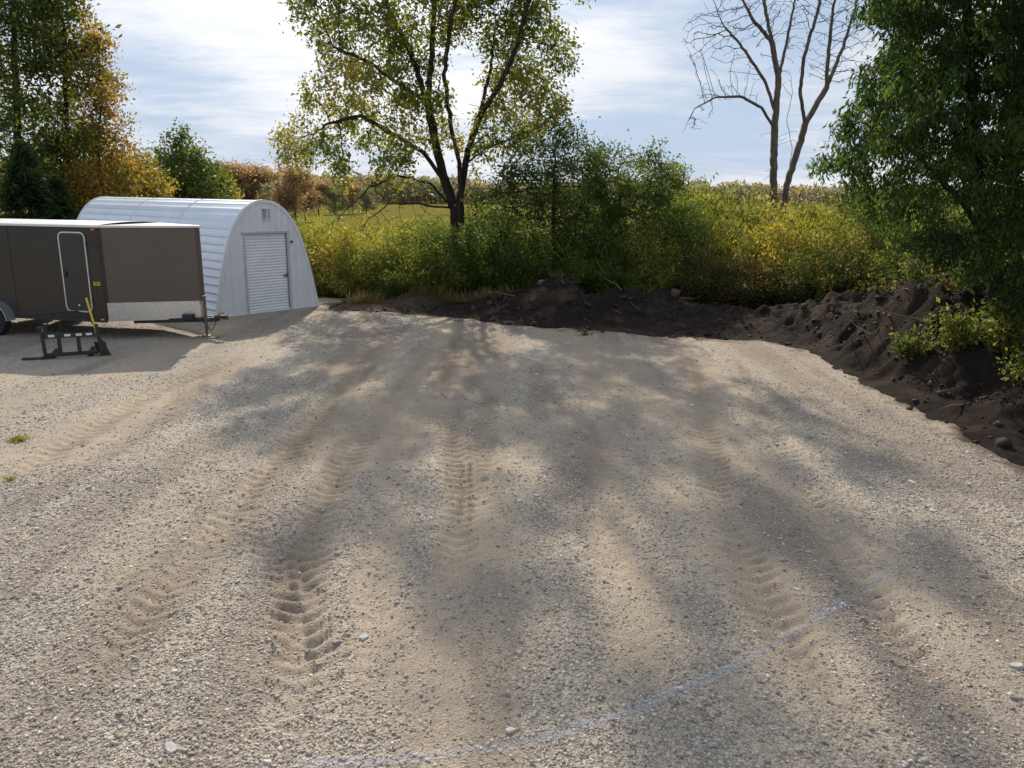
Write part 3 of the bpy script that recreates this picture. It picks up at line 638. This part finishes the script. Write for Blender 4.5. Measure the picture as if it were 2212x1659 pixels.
tuft(22,1038,.025,60,'sparse green sprouts in gravel below the bright tuft',2,[(.08,.11,.03),(.14,.16,.04)])
n=30000; x=rng.uniform(-7,3.0,n); y=rng.uniform(23.6,27,n)-.2*np.clip(x,0,5)
sd=sdist(x,y,poly); den=fbm(x*1.2,y*1.2,3,51); keep=(sd<-.35)&(den>.42+.12*ss(-4,3,x)); x=x[keep]; y=y[keep]
C=np.stack([x,y,soilz(x,y)-.02],1)
V,Fq,c=leaves(C,.28,.014,[(.06,.07,.024),(.11,.105,.04),(.17,.14,.078),(.23,.18,.115)],up=1.3,freq=.8)
tag(npmesh('tall_grass',V,Fq,LEAF,col=c),'rough green and straw coloured grass along the soil bank','grass',kind='stuff')
n=36000; x=rng.uniform(-40,6,n); y=26+rng.random(n)**1.6*34; C=np.stack([x,y,np.full(n,-.5)],1)
V,Fq,c=leaves(C,.9,.06,[(.10,.12,.03),(.18,.185,.045),(.27,.235,.065)],up=2.2,freq=.4)
tag(npmesh('meadow_grass',V,Fq,LEAF,col=c),'tall yellow-green meadow grass behind the hut and thicket','grass',kind='stuff')

# ---- far trees
fp=[]
for kk,(pal,sd_) in enumerate([([(.15,.12,.10),(.20,.15,.115),(.25,.17,.12)],81),([(.10,.12,.09),(.13,.15,.10),(.17,.17,.11)],82),([(.14,.13,.085),(.20,.18,.10),(.25,.21,.11)],83)]):  # leaf palettes greyed, distance haze painted in
    r=np.random.default_rng(sd_); bb=[(r.normal(0,1.4),r.normal(0,1.4),1.8+6.8*r.random(),r.uniform(.8,1.5)) for _ in range(16)]
    fp.append(tree('distant_tree','x','tree',(0,0,0),[[(0,0,0),(0,0,2.5),(0.1,0,5),(0,.1,8)]],bb,340,.5,4,.8,40,.03,.16,5200,.32,.22,pal,.5,seed=sd_,sides=4,clump=.9,freq=.6))
far=[(475,362,125,0),(500,357,128,0),(522,361,126,0),(545,359,130,0),(570,366,128,0),(595,385,118,1),(632,360,105,0),(655,384,112,0),(685,391,150,0),(720,397,150,1),(760,398,155,0),(790,402,165,1),(300,352,110,1),(265,350,105,2),(335,352,108,1),(450,358,130,1),(487,363,135,0),(535,362,138,2),(612,380,135,0)]
fn=['haze-tinted rust-brown','haze-tinted dull green','haze-tinted golden']
for i,(u,tv,Y,kk) in enumerate(sorted(far)):
    top=W(u,tv,Y); s=(top[2]-GZ)/9.4; lab=f"{fn[kk]} tree, {ordn[i]} from the left along the far side of the field"
    pr=fp[kk]; loc=(top[0],Y,GZ); sv=(s*1.15,s*1.15,s)
    if pr.name not in used: used.add(pr.name); pr.location=loc; pr.scale=sv; pr['label']=lab; pr['group']='trees on the far side of the field'
    else: copy_thing(pr,loc,random.uniform(0,6),sv,lab,'trees on the far side of the field')
n=60000; u=rng.uniform(-300,2600,n); f=np.clip((u-300)/1700,0,1); Yf=200+f*420+rng.random(n)*40
X0=(u-1106)/F*Yf; prof=.35+.95*fbm(X0*.09,np.zeros(n),4,61); Hh=(11.5+5*f)*prof; z=GZ+Hh*rng.random(n)**.7
C=np.stack([X0,Yf,z],1); V,Fq,c=leaves(C,1.9,1.2,[(.12,.14,.12),(.14,.15,.125),(.175,.155,.13),(.20,.16,.13)],freq=.07)  # haze over the far woods mixed into these pale leaf colours
tag(npmesh('distant_woods',V,Fq,LEAF,col=c),'far belt of autumn woodland along the horizon','woods',kind='stuff')

# ------------------------------------------------------------------ metal hut
HW=simple('hut_wall_paint',(.72,.74,.76),.45,.1,.05,2)
HR=simple('hut_roof_metal',(.78,.83,.90),.34,.3,.05,1.2,vecscale=(.3,1,1))  # blue of the reflected sky put into the base colour
HT=simple('hut_trim_metal',(.74,.76,.78),.4,.2,.08,4)
HD=simple('hut_door_paint',(.78,.80,.82),.4,.1,.05,3)
DARK=simple('dark_steel',(.02,.02,.021),.5,.3,.3,12)
w=3.34; HH=3.12; HL=10
FLx,FLy=-8.05,20.7; fx,fy=.64,.768
hut=empty('metal_hut',(FLx+fx*w/2,FLy+fy*w/2,0),math.atan2(fy,fx)); tag(hut,'white metal arched storage hut with a roll-up door behind the trailer','hut')
prof=[(1,0),(.95,.13),(.90,.26),(.85,.38),(.79,.5),(.715,.63),(.62,.75),(.49,.86),(.34,.94),(.17,.987),(0,1)]
full=[(-a*w/2,b*HH) for a,b in prof]+[(a*w/2,b*HH) for a,b in prof[::-1][1:]]
def chaikin(P):
    o=[P[0]]
    for a,b in zip(P[:-1],P[1:]): o+= [(a[0]*.75+b[0]*.25,a[1]*.75+b[1]*.25),(a[0]*.25+b[0]*.75,a[1]*.25+b[1]*.75)]
    return o+[P[-1]]
for _ in range(3): full=chaikin(full)
PF=np.array(full); s=np.r_[0,np.cumsum(np.hypot(*(PF[1:]-PF[:-1]).T))]
ks=[]; nr=34; pitch=s[-1]/nr
for k in range(nr):
    b0_=k*pitch; ks+= [(b0_+.0,0),(b0_+pitch*.33,0),(b0_+pitch*.66,0),(b0_+pitch-.026,0),(b0_+pitch-.020,.011),(b0_+pitch-.005,.011)]
ks.append((s[-1],0)); sk=np.array([a for a,_ in ks]); ok=np.array([b for _,b in ks])
px_=np.interp(sk,s,PF[:,0]); pz_=np.interp(sk,s,PF[:,1]); tx=np.interp(np.clip(sk+.02,0,s[-1]),s,PF[:,0])-np.interp(np.clip(sk-.02,0,s[-1]),s,PF[:,0]); tz=np.interp(np.clip(sk+.02,0,s[-1]),s,PF[:,1])-np.interp(np.clip(sk-.02,0,s[-1]),s,PF[:,1]); ll=np.hypot(tx,tz)
ox=px_-tz/ll*ok; oz=pz_+tx/ll*ok
yl=np.linspace(0,HL,3); V=[];n=len(ox)
for y in yl: V.append(np.stack([ox,np.full(n,y),oz],1))
V=np.concatenate(V); i=np.arange(len(V)).reshape(len(yl),n); Fq=np.stack([i[:-1,:-1],i[:-1,1:],i[1:,1:],i[1:,:-1]],-1).reshape(-1,4)
npmesh('roof',V,Fq,HR,hut)
def ztop(x):
    o=np.argsort(PF[:,0]); return float(np.interp(x,PF[o,0],PF[o,1]))
dx0,dx1,dzt=-.70,.70,2.2
mb=MB(); rib=.2; pts=[]; xx=-w/2
while xx<w/2-.001:
    for a,b in ((0,0),(.13,0),(.145,.014),(.185,.014)):
        if xx+a<w/2: pts.append((xx+a,b))
    xx+=rib
pts.append((w/2,0)); pts=sorted(pts+[(dx0-.001,0),(dx0+.001,0),(dx1-.001,0),(dx1+.001,0)])
for (a,oa),(b,ob) in zip(pts[:-1],pts[1:]):
    if b-a<1e-6: continue
    mid=(a+b)/2; z0=dzt if dx0<mid<dx1 else 0
    za,zb_=ztop(a),ztop(b)
    mb.add([(a,-oa,z0),(b,-ob,z0),(b,-ob,max(z0,zb_)),(a,-oa,max(z0,za))],[(0,1,2,3)])
mb.build('front_wall',HW,hut)
mb=MB()
for a,b in zip(range(0,len(PF)-1),range(1,len(PF))):
    mb.add([(PF[a,0],HL-.01,0),(PF[b,0],HL-.01,0),(PF[b,0],HL-.01,PF[b,1]),(PF[a,0],HL-.01,PF[a,1])],[(3,2,1,0)])
mb.build('back_wall',HW,hut)
def arch(y0,y1,o0,o1,name,mat):
    mb=MB(); c=PF
    tx=np.gradient(c[:,0]); tz=np.gradient(c[:,1]); l=np.hypot(tx,tz); nx=-tz/l; nz=tx/l
    A=[(c[k,0]+nx[k]*o0,c[k,1]+nz[k]*o0) for k in range(len(c))]; B=[(c[k,0]+nx[k]*o1,c[k,1]+nz[k]*o1) for k in range(len(c))]
    for k in range(len(c)-1):
        P=[(A[k][0],y0,A[k][1]),(A[k+1][0],y0,A[k+1][1]),(B[k+1][0],y0,B[k+1][1]),(B[k][0],y0,B[k][1])]; Q=[(p[0],y1,p[2]) for p in P]
        mb.add(P+Q,[(0,1,2,3),(7,6,5,4),(3,2,6,7),(1,0,4,5)])
    return mb.build(name,mat,hut)
arch(-.03,.04,-.06,.024,'arch_trim',HT)
arch(HL-.04,HL+.03,-.05,.024,'arch_trim',HT)
for yy in (3.0,6.1): arch(yy,yy+.02,.001,.013,'panel_seam',HT)
mb=MB(); nz=27; zs=np.linspace(.02,dzt,nz*6+1); V=[]
for z in zs:
    ph=(z-.02)/(dzt-.02)*nz; o=.055-.022*abs(math.sin(math.pi*ph))**.6
    V+= [(dx0+.03,o,z),(dx1-.03,o,z)]
mb.add(V,[(2*i,2*i+1,2*i+3,2*i+2) for i in range(len(zs)-1)]); dr=mb.build('rollup_door',HD,hut)
mb=MB(); mb.box((dx1-.12,.012,1.0),(.12,.03,.05)); mb.box((dx1-.08,.0,1.0),(.04,.04,.1)); mb.build('latch',simple('brass',(.32,.24,.1),.4,.7),dr,bevel=.004)
MB().box(((dx0+dx1)/2,.02,.04),(dx1-dx0-.08,.04,.06)).build('bottom_bar',HT,dr)
mb=MB(); mb.box((dx0,-.012,dzt/2+.03),(.05,.06,dzt+.06)); mb.box((dx1,-.012,dzt/2+.03),(.05,.06,dzt+.06)); mb.box(((dx0+dx1)/2,-.014,dzt+.035),(dx1-dx0+.12,.07,.06)); mb.build('door_frame',simple('frame_grey',(.50,.52,.54),.5,.2),hut,bevel=.004)
mb=MB(); vx,vz=.03,2.74
for a in (-1,1): mb.box((vx+a*.14,-.02,vz),(.02,.04,.3)); mb.box((vx,-.02,vz+a*.15),(.30,.04,.02))
vent=mb.build('vent',HT,hut)
mb=MB()
for k in range(8): mb.box((vx,-.012,vz-.125+k*.035),(.26,.03,.008),Matrix.Rotation(R(35),3,'X'))
mb.build('louvre',HT,vent); MB().box((vx,-.0,vz),(.26,.006,.28)).build('vent_backing',DARK,vent)
mb=MB(); mb.tube((dx1+.12,-.01,1.95),(dx1+.12,-.07,1.95),.03,.03,10); mb.build('hook',DARK,hut)
MB().box((0,HL/2,-.03),(w+.05,HL+.05,.1)).build('base_rail',HT,hut)

# ------------------------------------------------------------------ trailer
TB=simple('trailer_side_dark',(.030,.026,.022),.25,.1,.14,1.2); TN=simple('trailer_nose_brown',(.115,.09,.075),.3,.15,.08,1.2)  # nose base colour is lighter and browner than the side
WHT=simple('white_trim',(.72,.73,.74),.4,0,.05,5); ALU=simple('aluminium',(.6,.6,.6),.35,.8,.08,8)
BLK=simple('black_paint',(.02,.02,.02),.5,0,.2,8); RUB=simple('rubber',(.02,.02,.02),.85,0,.2,20,.002)
m,nt,p,out=newmat('tread_plate'); p.inputs['Metallic'].default_value=.85; p.inputs['Roughness'].default_value=.34
ck=nt.nodes.new('ShaderNodeTexVoronoi'); ck.inputs['Scale'].default_value=32; tc=nt.nodes.new('ShaderNodeTexCoord'); nt.links.new(tc.outputs['Object'],ck.inputs['Vector']); rr=ramp(nt,ck.outputs['Distance'],[(.15,(.80,.77,.72)),(.5,(.58,.56,.52))]); nt.links.new(rr.outputs[0],p.inputs['Base Color']); bump(nt,p,ck.outputs['Distance'],.5,.006); PLATE=m
tr=empty('enclosed_trailer',(-8.98,18.33,0),R(-12)); tag(tr,'dark brown enclosed cargo trailer with a wedge nose parked before the hut','trailer')
hw=1.05; ZB,ZT=.45,2.52; LB=-5.4; NX=1.8
MB().prism([(LB,-hw),(0,-hw),(0,hw),(LB,hw)],ZB,ZT).build('body',TB,tr,bevel=.01)
nose=[(0.003,-hw),(NX-.05,-.10),(NX,0),(NX-.05,.10),(.003,hw)]
MB().prism(nose,ZB+.003,ZT-.002).build('nose',TN,tr,bevel=.008)
def slab(a,b,z0,z1,t,name,mat,par=None,out=.004):
    a=Vector((a[0],a[1],0)); b=Vector((b[0],b[1],0)); d=(b-a).normalized(); nn_=Vector((d.y,-d.x,0))
    P=[a+nn_*out,b+nn_*out,b+nn_*(out+t),a+nn_*(out+t)]
    mb=MB(); mb.add([(q.x,q.y,z) for z in (z0,z1) for q in P],[(0,3,2,1),(4,5,6,7),(0,1,5,4),(1,2,6,5),(2,3,7,6),(3,0,4,7)]); return mb.build(name,mat,par or tr)
slab((.02,-hw+.012),(NX-.05,-.10),ZB-.02,ZB+.40,.006,'stone_guard',PLATE)
slab((NX-.05,.10),(.02,hw-.012),ZB-.02,ZB+.40,.006,'stone_guard',PLATE)
slab((NX-.05,-.10),(NX,0),ZB-.02,ZB+.40,.006,'stone_guard',PLATE); slab((NX,0),(NX-.05,.10),ZB-.02,ZB+.40,.006,'stone_guard',PLATE)
mb=MB(); mb.prism([(LB-.01,-hw-.015),(0,-hw-.015),(NX-.03,-.11),(NX+.02,0),(NX-.03,.11),(0,hw+.015),(LB-.01,hw+.015)],ZT,ZT+.05); mb.build('roof_rail',WHT,tr,bevel=.008)
mb=MB(); ny=9; ysr=np.linspace(-hw,hw,ny)
V=[(x,y,ZT+.052+.05*(1-(y/hw)**2)) for x in (LB,0) for y in ysr]; mb.add(V,[(k,ny+k,ny+k+1,k+1) for k in range(ny-1)]); mb.build('roof',simple('roof_sheet',(.6,.62,.64),.5,.2),tr)
slab((LB,-hw),(0,-hw),ZB-.05,ZB+.03,.01,'lower_rail',BLK); slab((-.05,-hw),(.0,-hw),ZB+.03,ZT,.008,'corner_post',BLK)
slab((0,-hw-.001),(.05,-hw+.03),ZB+.40,ZT,.008,'corner_post',TB)
for xx in (-2.4,-3.6,-4.8): slab((xx,-hw),(xx+.02,-hw),ZB+.03,ZT-.01,.002,'panel_joint',BLK)
D0,D1=-1.04,-.34; dz0,dz1=.62,2.42
def rrect(x0,x1,z0,z1,r,n=5):
    P=[]
    for cx,cz,a0 in ((x1-r,z1-r,0),(x0+r,z1-r,90),(x0+r,z0+r,180),(x1-r,z0+r,270)):
        for k in range(n+1):
            a=R(a0+90*k/n); P.append((cx+r*math.cos(a),cz+r*math.sin(a)))
    return P
A=rrect(D0,D1,dz0,dz1,.13); B=rrect(D0+.03,D1-.03,dz0+.03,dz1-.03,.10); n=len(A)
mb=MB(); mb.add([(x,-hw-.02,z) for x,z in B]+[(x,-hw,z) for x,z in B],[tuple(range(n))[::-1]]); door=mb.build('door',simple('door_paint',(.035,.031,.027),.3,.1,.1,1.5),tr)
mb=MB(); V=[(x,-hw-.03,z) for x,z in A]+[(x,-hw-.03,z) for x,z in B]+[(x,-hw,z) for x,z in A]+[(x,-hw-.015,z) for x,z in B]
Fr=[]
for k in range(n):
    j=(k+1)%n; Fr+=[(k,n+k,n+j,j),(k,j,2*n+j,2*n+k),(n+j,n+k,3*n+k,3*n+j)]
mb.add(V,Fr); mb.build('door_frame',ALU,door)
mb=MB(); mb.box((D0+.09,-hw-.03,1.48),(.07,.03,.13)); mb.box((D0+.10,-hw-.05,1.47),(.04,.02,.08)); mb.build('latch',BLK,door,bevel=.005)
MB().box((D0+.36,-hw-.028,.78),(.04,.015,.05)).build('keyhole_plate',ALU,door)
for z in (.9,1.5,2.15): MB().tube((D1-.005,-hw-.035,z-.05),(D1-.005,-hw-.035,z+.05),.012,.012,8).build('hinge',ALU,door)
YEL=simple('yellow_paint',(.75,.52,.03),.45,0,.08,8)
mb=MB()
for k,(x0,x1,z) in enumerate(((-.27,-.21,1.30),(-.195,-.15,1.305),(-.135,-.09,1.30),(-.27,-.20,1.255),(-.18,-.10,1.255))): mb.box(((x0+x1)/2,-hw-.0025,z),(x1-x0,.003,.028))
mb.build('decal',YEL,tr)
AMB=simple('amber_lens',(.8,.25,.02),.3,0,.05)
for xx,zz in ((-.12,ZT-.04),(-.12,ZB+.02),(-3,ZT-.04)): MB().box((xx,-hw-.015,zz),(.09,.03,.035)).build('marker_light',AMB,tr,bevel=.006)
def arc_strip(cx,cz,r0,r1,a0,a1,y0,y1,n=16):
    mb=MB()
    for k in range(n):
        a=R(a0+(a1-a0)*k/n); b=R(a0+(a1-a0)*(k+1)/n)
        P=[(cx+r*math.cos(t),y,cz+r*math.sin(t)) for y in (y0,y1) for r,t in ((r0,a),(r1,a),(r1,b),(r0,b))]
        mb.add(P,[(0,1,2,3),(7,6,5,4),(1,5,6,2),(0,3,7,4),(0,4,5,1),(3,2,6,7)])
    return mb
wheels=[-2.92,-3.79]
for sgn in (-1,1):
    for wx in wheels:
        mb=MB(); yc=sgn*(hw+.14); mb2=MB()
        ringp=[(.30,-.09),(.335,-.10),(.35,-.07),(.35,.07),(.335,.10),(.30,.09)]
        V=[];nn=28
        for k in range(nn):
            a=2*math.pi*k/nn
            for r_,yy in ringp: V.append((wx+r_*math.cos(a),yc+yy,.35+r_*math.sin(a)))
        L6=len(ringp); Ff=[(k*L6+q,k*L6+(q+1)%L6,((k+1)%nn)*L6+(q+1)%L6,((k+1)%nn)*L6+q) for k in range(nn) for q in range(L6)]
        wo=empty('wheel',(0,0,0)); wo.parent=tr
        mb.add(V,Ff); mb.tube((wx,yc-.06,.35),(wx,yc+.06,.35),.30,.30,28); mb.build('tyre',RUB,wo)
        mb2.tube((wx,yc+sgn*.07,.35),(wx,yc+sgn*.085,.35),.20,.19,20); mb2.tube((wx,yc+sgn*.085,.35),(wx,yc+sgn*.11,.35),.06,.05,12)
        mb2.build('rim',ALU,wo)
    y0,y1=sorted((sgn*(hw+.002),sgn*(hw+.27)))
    mb=arc_strip(wheels[0],.36,.42,.435,0,90,y0,y1); m3=arc_strip(wheels[1],.36,.42,.435,90,180,y0,y1); mb.add(m3.v,m3.f)
    mb.box(((wheels[0]+wheels[1])/2,(y0+y1)/2,.36+.4275),(wheels[0]-wheels[1],y1-y0,.015)); mb.build('fender',ALU,tr)
TX=NX-.32
mb=MB(); mb.bar((.4,-.7,.40),(TX+.62,-.04,.42),.06,.1); mb.bar((.4,.7,.40),(TX+.62,.04,.42),.06,.1); mb.bar((-1,0,.40),(TX+.5,0,.40),.06,.1); mb.build('tongue',BLK,tr,bevel=.004)
mb=MB(); mb.box((TX+.68,0,.47),(.24,.10,.09)); mb.tube((TX+.84,0,.42),(TX+.84,0,.52),.055,.04,12); mb.bar((TX+.62,0,.52),(TX+.8,0,.58),.03,.02); mb.build('coupler',simple('rusty_steel',(.09,.055,.04),.7,.3,.3,20),tr,bevel=.005)
RST=simple('worn_steel',(.15,.11,.095),.6,.4,.4,16)
mb=MB(); jx=NX+.09; mb.tube((jx,-.16,.10),(jx,-.16,.95),.035,.035,12); mb.tube((jx,-.16,.04),(jx,-.16,.3),.025,.025,12); mb.tube((jx,-.16,.03),(jx,-.16,.055),.12,.10,14); mb.tube((jx,-.16,.93),(jx,-.16,.98),.045,.04,12)
mb.path([(jx,-.16,.9),(jx-.02,-.28,.9),(jx-.02,-.30,.82)],.01); mb.box((jx,-.09,.43),(.16,.14,.03)); mb.build('jack',RST,tr)
mb=MB(); mb.path([(TX+.6,-.06,.38),(TX+.57,-.12,.22),(TX+.5,-.13,.15),(TX+.42,-.1,.24),(TX+.3,-.12,.36)],.012); mb.build('safety_chain',RST,tr)
MB().box((NX-.22,-.36,.50),(.24,.14,.13)).build('junction_box',BLK,tr,bevel=.01)
bo=MB().box((0,0,.02),(.5,.22,.04)).build('wood_block',simple('weathered_board',(.24,.19,.14),.85,0,.25,8),bevel=.004)
bo.location=(-8.98+math.cos(R(-12))*jx-math.sin(R(-12))*-.16,18.33+math.sin(R(-12))*jx+math.cos(R(-12))*-.16,-.012); bo.rotation_euler=(0,0,R(-5)); tag(bo,'flat weathered wood block under the trailer jack','wood block')

# ------------------------------------------------------------------ fork attachment
ax,ay=G(100,776); bx,by=G(222,768)
ang=math.atan2(by-ay,bx-ax); Lf=math.hypot(bx-ax,by-ay)
fo=empty('fork_frame',(ax,ay,0),ang); tag(fo,'black steel pallet fork attachment standing on gravel beside the trailer','attachment')
mb=MB(); mb.prism([(-.08,-.04),(.08,-.04),(.08,.05),(-.08,.05)],.0,.06); mb.bar((0,0,0),(-.03,0,.66),.10,.06); mb.box((-.03,0,.64),(.14,.07,.06)); mb.build('side_plate',BLK,fo,bevel=.006)
mb=MB(); mb.bar((Lf,0,0),(Lf-.06,0,.66),.10,.06); mb.add([(Lf-.06,-.03,.35),(Lf+.02,-.03,.35),(Lf+.16,-.03,.0),(Lf-.05,-.03,.0),(Lf-.06,.03,.35),(Lf+.02,.03,.35),(Lf+.16,.03,.0),(Lf-.05,.03,.0)],[(0,3,2,1),(4,5,6,7),(0,1,5,4),(1,2,6,5),(2,3,7,6),(3,0,4,7)]); mb.build('side_plate',BLK,fo,bevel=.006)
MB().box((Lf/2-.04,0,.46),(Lf-.1,.06,.08)).build('upper_rail',BLK,fo,bevel=.005)
MB().box((Lf/2-.02,0,.08),(Lf-.1,.07,.07)).build('lower_rail',BLK,fo,bevel=.005)
for q in (.26,.60): MB().bar((Lf*q,0,.10),(Lf*q,0,.44),.07,.05).build('upright',BLK,fo,bevel=.004)
for x,z,a,b in ((Lf*.14,.47,.11,.045),(Lf*.42,.47,.11,.045),(Lf*.62,.47,.11,.045),(Lf*.80,.47,.11,.045),(-.02,.60,.06,.05),(-.01,.25,.06,.05)): MB().box((x,-.0345 if z<.55 and z>.3 else -.038,z),(a,.004,b)).build('sticker',WHT,fo)
mb=MB(); mb.path([(.02,.05,.5),(.06,.30,.66),(.14,.32,.86),(.30,.32,.90),(Lf-.40,.32,.90),(Lf-.24,.32,.84),(Lf-.12,.2,.62)],.014); mb.path([(.30,.32,.90),(.30,.2,.5)],.012); mb.build('guard_rail',DARK,fo)
for q in (.10,.78):
    mb=MB(); mb.add([(Lf*q-.06,.04,.0),(Lf*q+.06,.04,.0),(Lf*q+.04,1.1,.0),(Lf*q-.04,1.1,.0),(Lf*q-.06,.04,.045),(Lf*q+.06,.04,.045),(Lf*q+.04,1.1,.015),(Lf*q-.04,1.1,.015)],[(0,3,2,1),(4,5,6,7),(0,1,5,4),(1,2,6,5),(2,3,7,6),(3,0,4,7)]); mb.build('fork_tine',BLK,fo)
MB().bar((0,.02,.02),(-.42,.12,.015),.12,.03).build('step_plate',BLK,fo)
sp=W(186,643,15.7); sb=G(222,765)
sh=empty('shovel',(sb[0],sb[1],0)); tag(sh,'yellow-handled shovel leaning on the black fork attachment','shovel')
tp=Vector((sp[0]-sb[0],15.7-sb[1],sp[2])); bl_top=tp*.22
MB().tube(tuple(bl_top),tuple(tp),.021,.019,10).build('handle',YEL,sh)
d=tp.normalized(); sx_=Vector((1,.15,0)).normalized(); mb=MB(); nd=d.cross(sx_).normalized(); rowsn=[]
for k in range(7):
    t=k/6; c=bl_top*(1-t); hwk=.115*min(1,1.35-.95*t*t if t>.5 else 1.1)
    if k==6: hwk=.02
    rowsn.append([c+sx_*(hwk*q)+nd*(.03*(q*q)) for q in (-1,-.5,0,.5,1)])
V=[tuple(p) for r_ in rowsn for p in r_]; mb.add(V,[(r_*5+q,r_*5+q+1,(r_+1)*5+q+1,(r_+1)*5+q) for r_ in range(6) for q in range(4)]); bo_=mb.build('blade',DARK,sh); so=bo_.modifiers.new('s','SOLIDIFY'); so.thickness=.006
MB().tube(tuple(bl_top*.8),tuple(bl_top*1.5),.026,.022,10).build('socket',DARK,sh)

# ------------------------------------------------------------------ light and sky
EL,AZ=35.0,-10.0
sd=bpy.data.lights.new('sun','SUN'); sd.energy=4.7; sd.angle=R(.65); sd.color=(1,.885,.73); so=bpy.data.objects.new('sun',sd); COL.objects.link(so)
dvec=Vector((math.sin(R(AZ))*math.cos(R(EL)),math.cos(R(AZ))*math.cos(R(EL)),math.sin(R(EL))))
so.rotation_euler=dvec.to_track_quat('Z','Y').to_euler(); so.location=(0,0,30)
wd=bpy.data.worlds.new('World'); scene.world=wd; wd.use_nodes=True; nt=wd.node_tree; nt.nodes.clear()
out=nt.nodes.new('ShaderNodeOutputWorld'); sky=nt.nodes.new('ShaderNodeTexSky'); sky.sky_type='NISHITA'; sky.sun_disc=False; sky.sun_elevation=R(EL); sky.sun_rotation=R(AZ); sky.air_density=1; sky.dust_density=.4; sky.ozone_density=2
bg=nt.nodes.new('ShaderNodeBackground'); bg.inputs[1].default_value=.08; nt.links.new(sky.outputs[0],bg.inputs[0])
tc=nt.nodes.new('ShaderNodeTexCoord'); sep=nt.nodes.new('ShaderNodeSeparateXYZ'); nt.links.new(tc.outputs['Generated'],sep.inputs[0])
def mth(op,a,b=None,c=None):
    n=nt.nodes.new('ShaderNodeMath'); n.operation=op
    for i,x in enumerate((a,b,c)):
        if x is None: continue
        if isinstance(x,(int,float)): n.inputs[i].default_value=x
        else: nt.links.new(x,n.inputs[i])
    return n.outputs[0]
zz=mth('ADD',mth('MAXIMUM',sep.outputs[2],0),.12); cx=mth('DIVIDE',sep.outputs[0],zz); cy=mth('DIVIDE',sep.outputs[1],zz)
cb=nt.nodes.new('ShaderNodeCombineXYZ'); nt.links.new(cx,cb.inputs[0]); nt.links.new(cy,cb.inputs[1])
def wn(sc,det,rough,dist,mapsc,loc=(0,0,0)):
    mp=nt.nodes.new('ShaderNodeMapping'); mp.inputs['Scale'].default_value=mapsc; mp.inputs['Location'].default_value=loc; nt.links.new(cb.outputs[0],mp.inputs[0])
    n=nt.nodes.new('ShaderNodeTexNoise'); n.inputs['Scale'].default_value=sc; n.inputs['Detail'].default_value=det; n.inputs['Roughness'].default_value=rough; n.inputs['Distortion'].default_value=dist; nt.links.new(mp.outputs[0],n.inputs['Vector']); return n.outputs[0]
big=wn(.6,4,.5,.3,(1,.8,1),(3.1,1.7,0)); fine=wn(1.7,9,.58,.5,(.8,1.3,1),(0,5,0)); rip=wn(8,4,.6,.4,(.8,1.3,1))
f=mth('ADD',mth('MULTIPLY',big,1.5),mth('MULTIPLY',fine,.7)); f=mth('ADD',f,mth('MULTIPLY',rip,.26))
vd=nt.nodes.new('ShaderNodeVectorMath'); vd.operation='DOT_PRODUCT'; nt.links.new(tc.outputs['Generated'],vd.inputs[0]); vd.inputs[1].default_value=tuple(dvec)
gl=mth('POWER',mth('MAXIMUM',vd.outputs['Value'],0),16)
f=mth('ADD',f,mth('MULTIPLY',gl,.5))
mr=nt.nodes.new('ShaderNodeMapRange'); nt.links.new(f,mr.inputs[0]); mr.inputs[1].default_value=1.0; mr.inputs[2].default_value=1.52; mr.inputs[3].default_value=.10; mr.inputs[4].default_value=.97; mr.interpolation_type='SMOOTHSTEP'
cs=mth('MULTIPLY_ADD',gl,1.4,.90)
bg2=nt.nodes.new('ShaderNodeBackground'); bg2.inputs[0].default_value=(.96,.968,.995,1); nt.links.new(cs,bg2.inputs[1])
bg3=nt.nodes.new('ShaderNodeBackground'); bg3.inputs[0].default_value=(.48,.61,.83,1); bg3.inputs[1].default_value=.98
hz=nt.nodes.new('ShaderNodeMapRange'); nt.links.new(sep.outputs[2],hz.inputs[0]); hz.inputs[1].default_value=.0; hz.inputs[2].default_value=.5; hz.inputs[3].default_value=.92; hz.inputs[4].default_value=.5
m0=nt.nodes.new('ShaderNodeMixShader'); nt.links.new(hz.outputs[0],m0.inputs[0]); nt.links.new(bg.outputs[0],m0.inputs[1]); nt.links.new(bg3.outputs[0],m0.inputs[2])
mx=nt.nodes.new('ShaderNodeMixShader'); nt.links.new(mr.outputs[0],mx.inputs[0]); nt.links.new(m0.outputs[0],mx.inputs[1]); nt.links.new(bg2.outputs[0],mx.inputs[2]); nt.links.new(mx.outputs[0],out.inputs[0])
scene.view_settings.view_transform='Standard'; scene.view_settings.look='None'; scene.view_settings.exposure=0
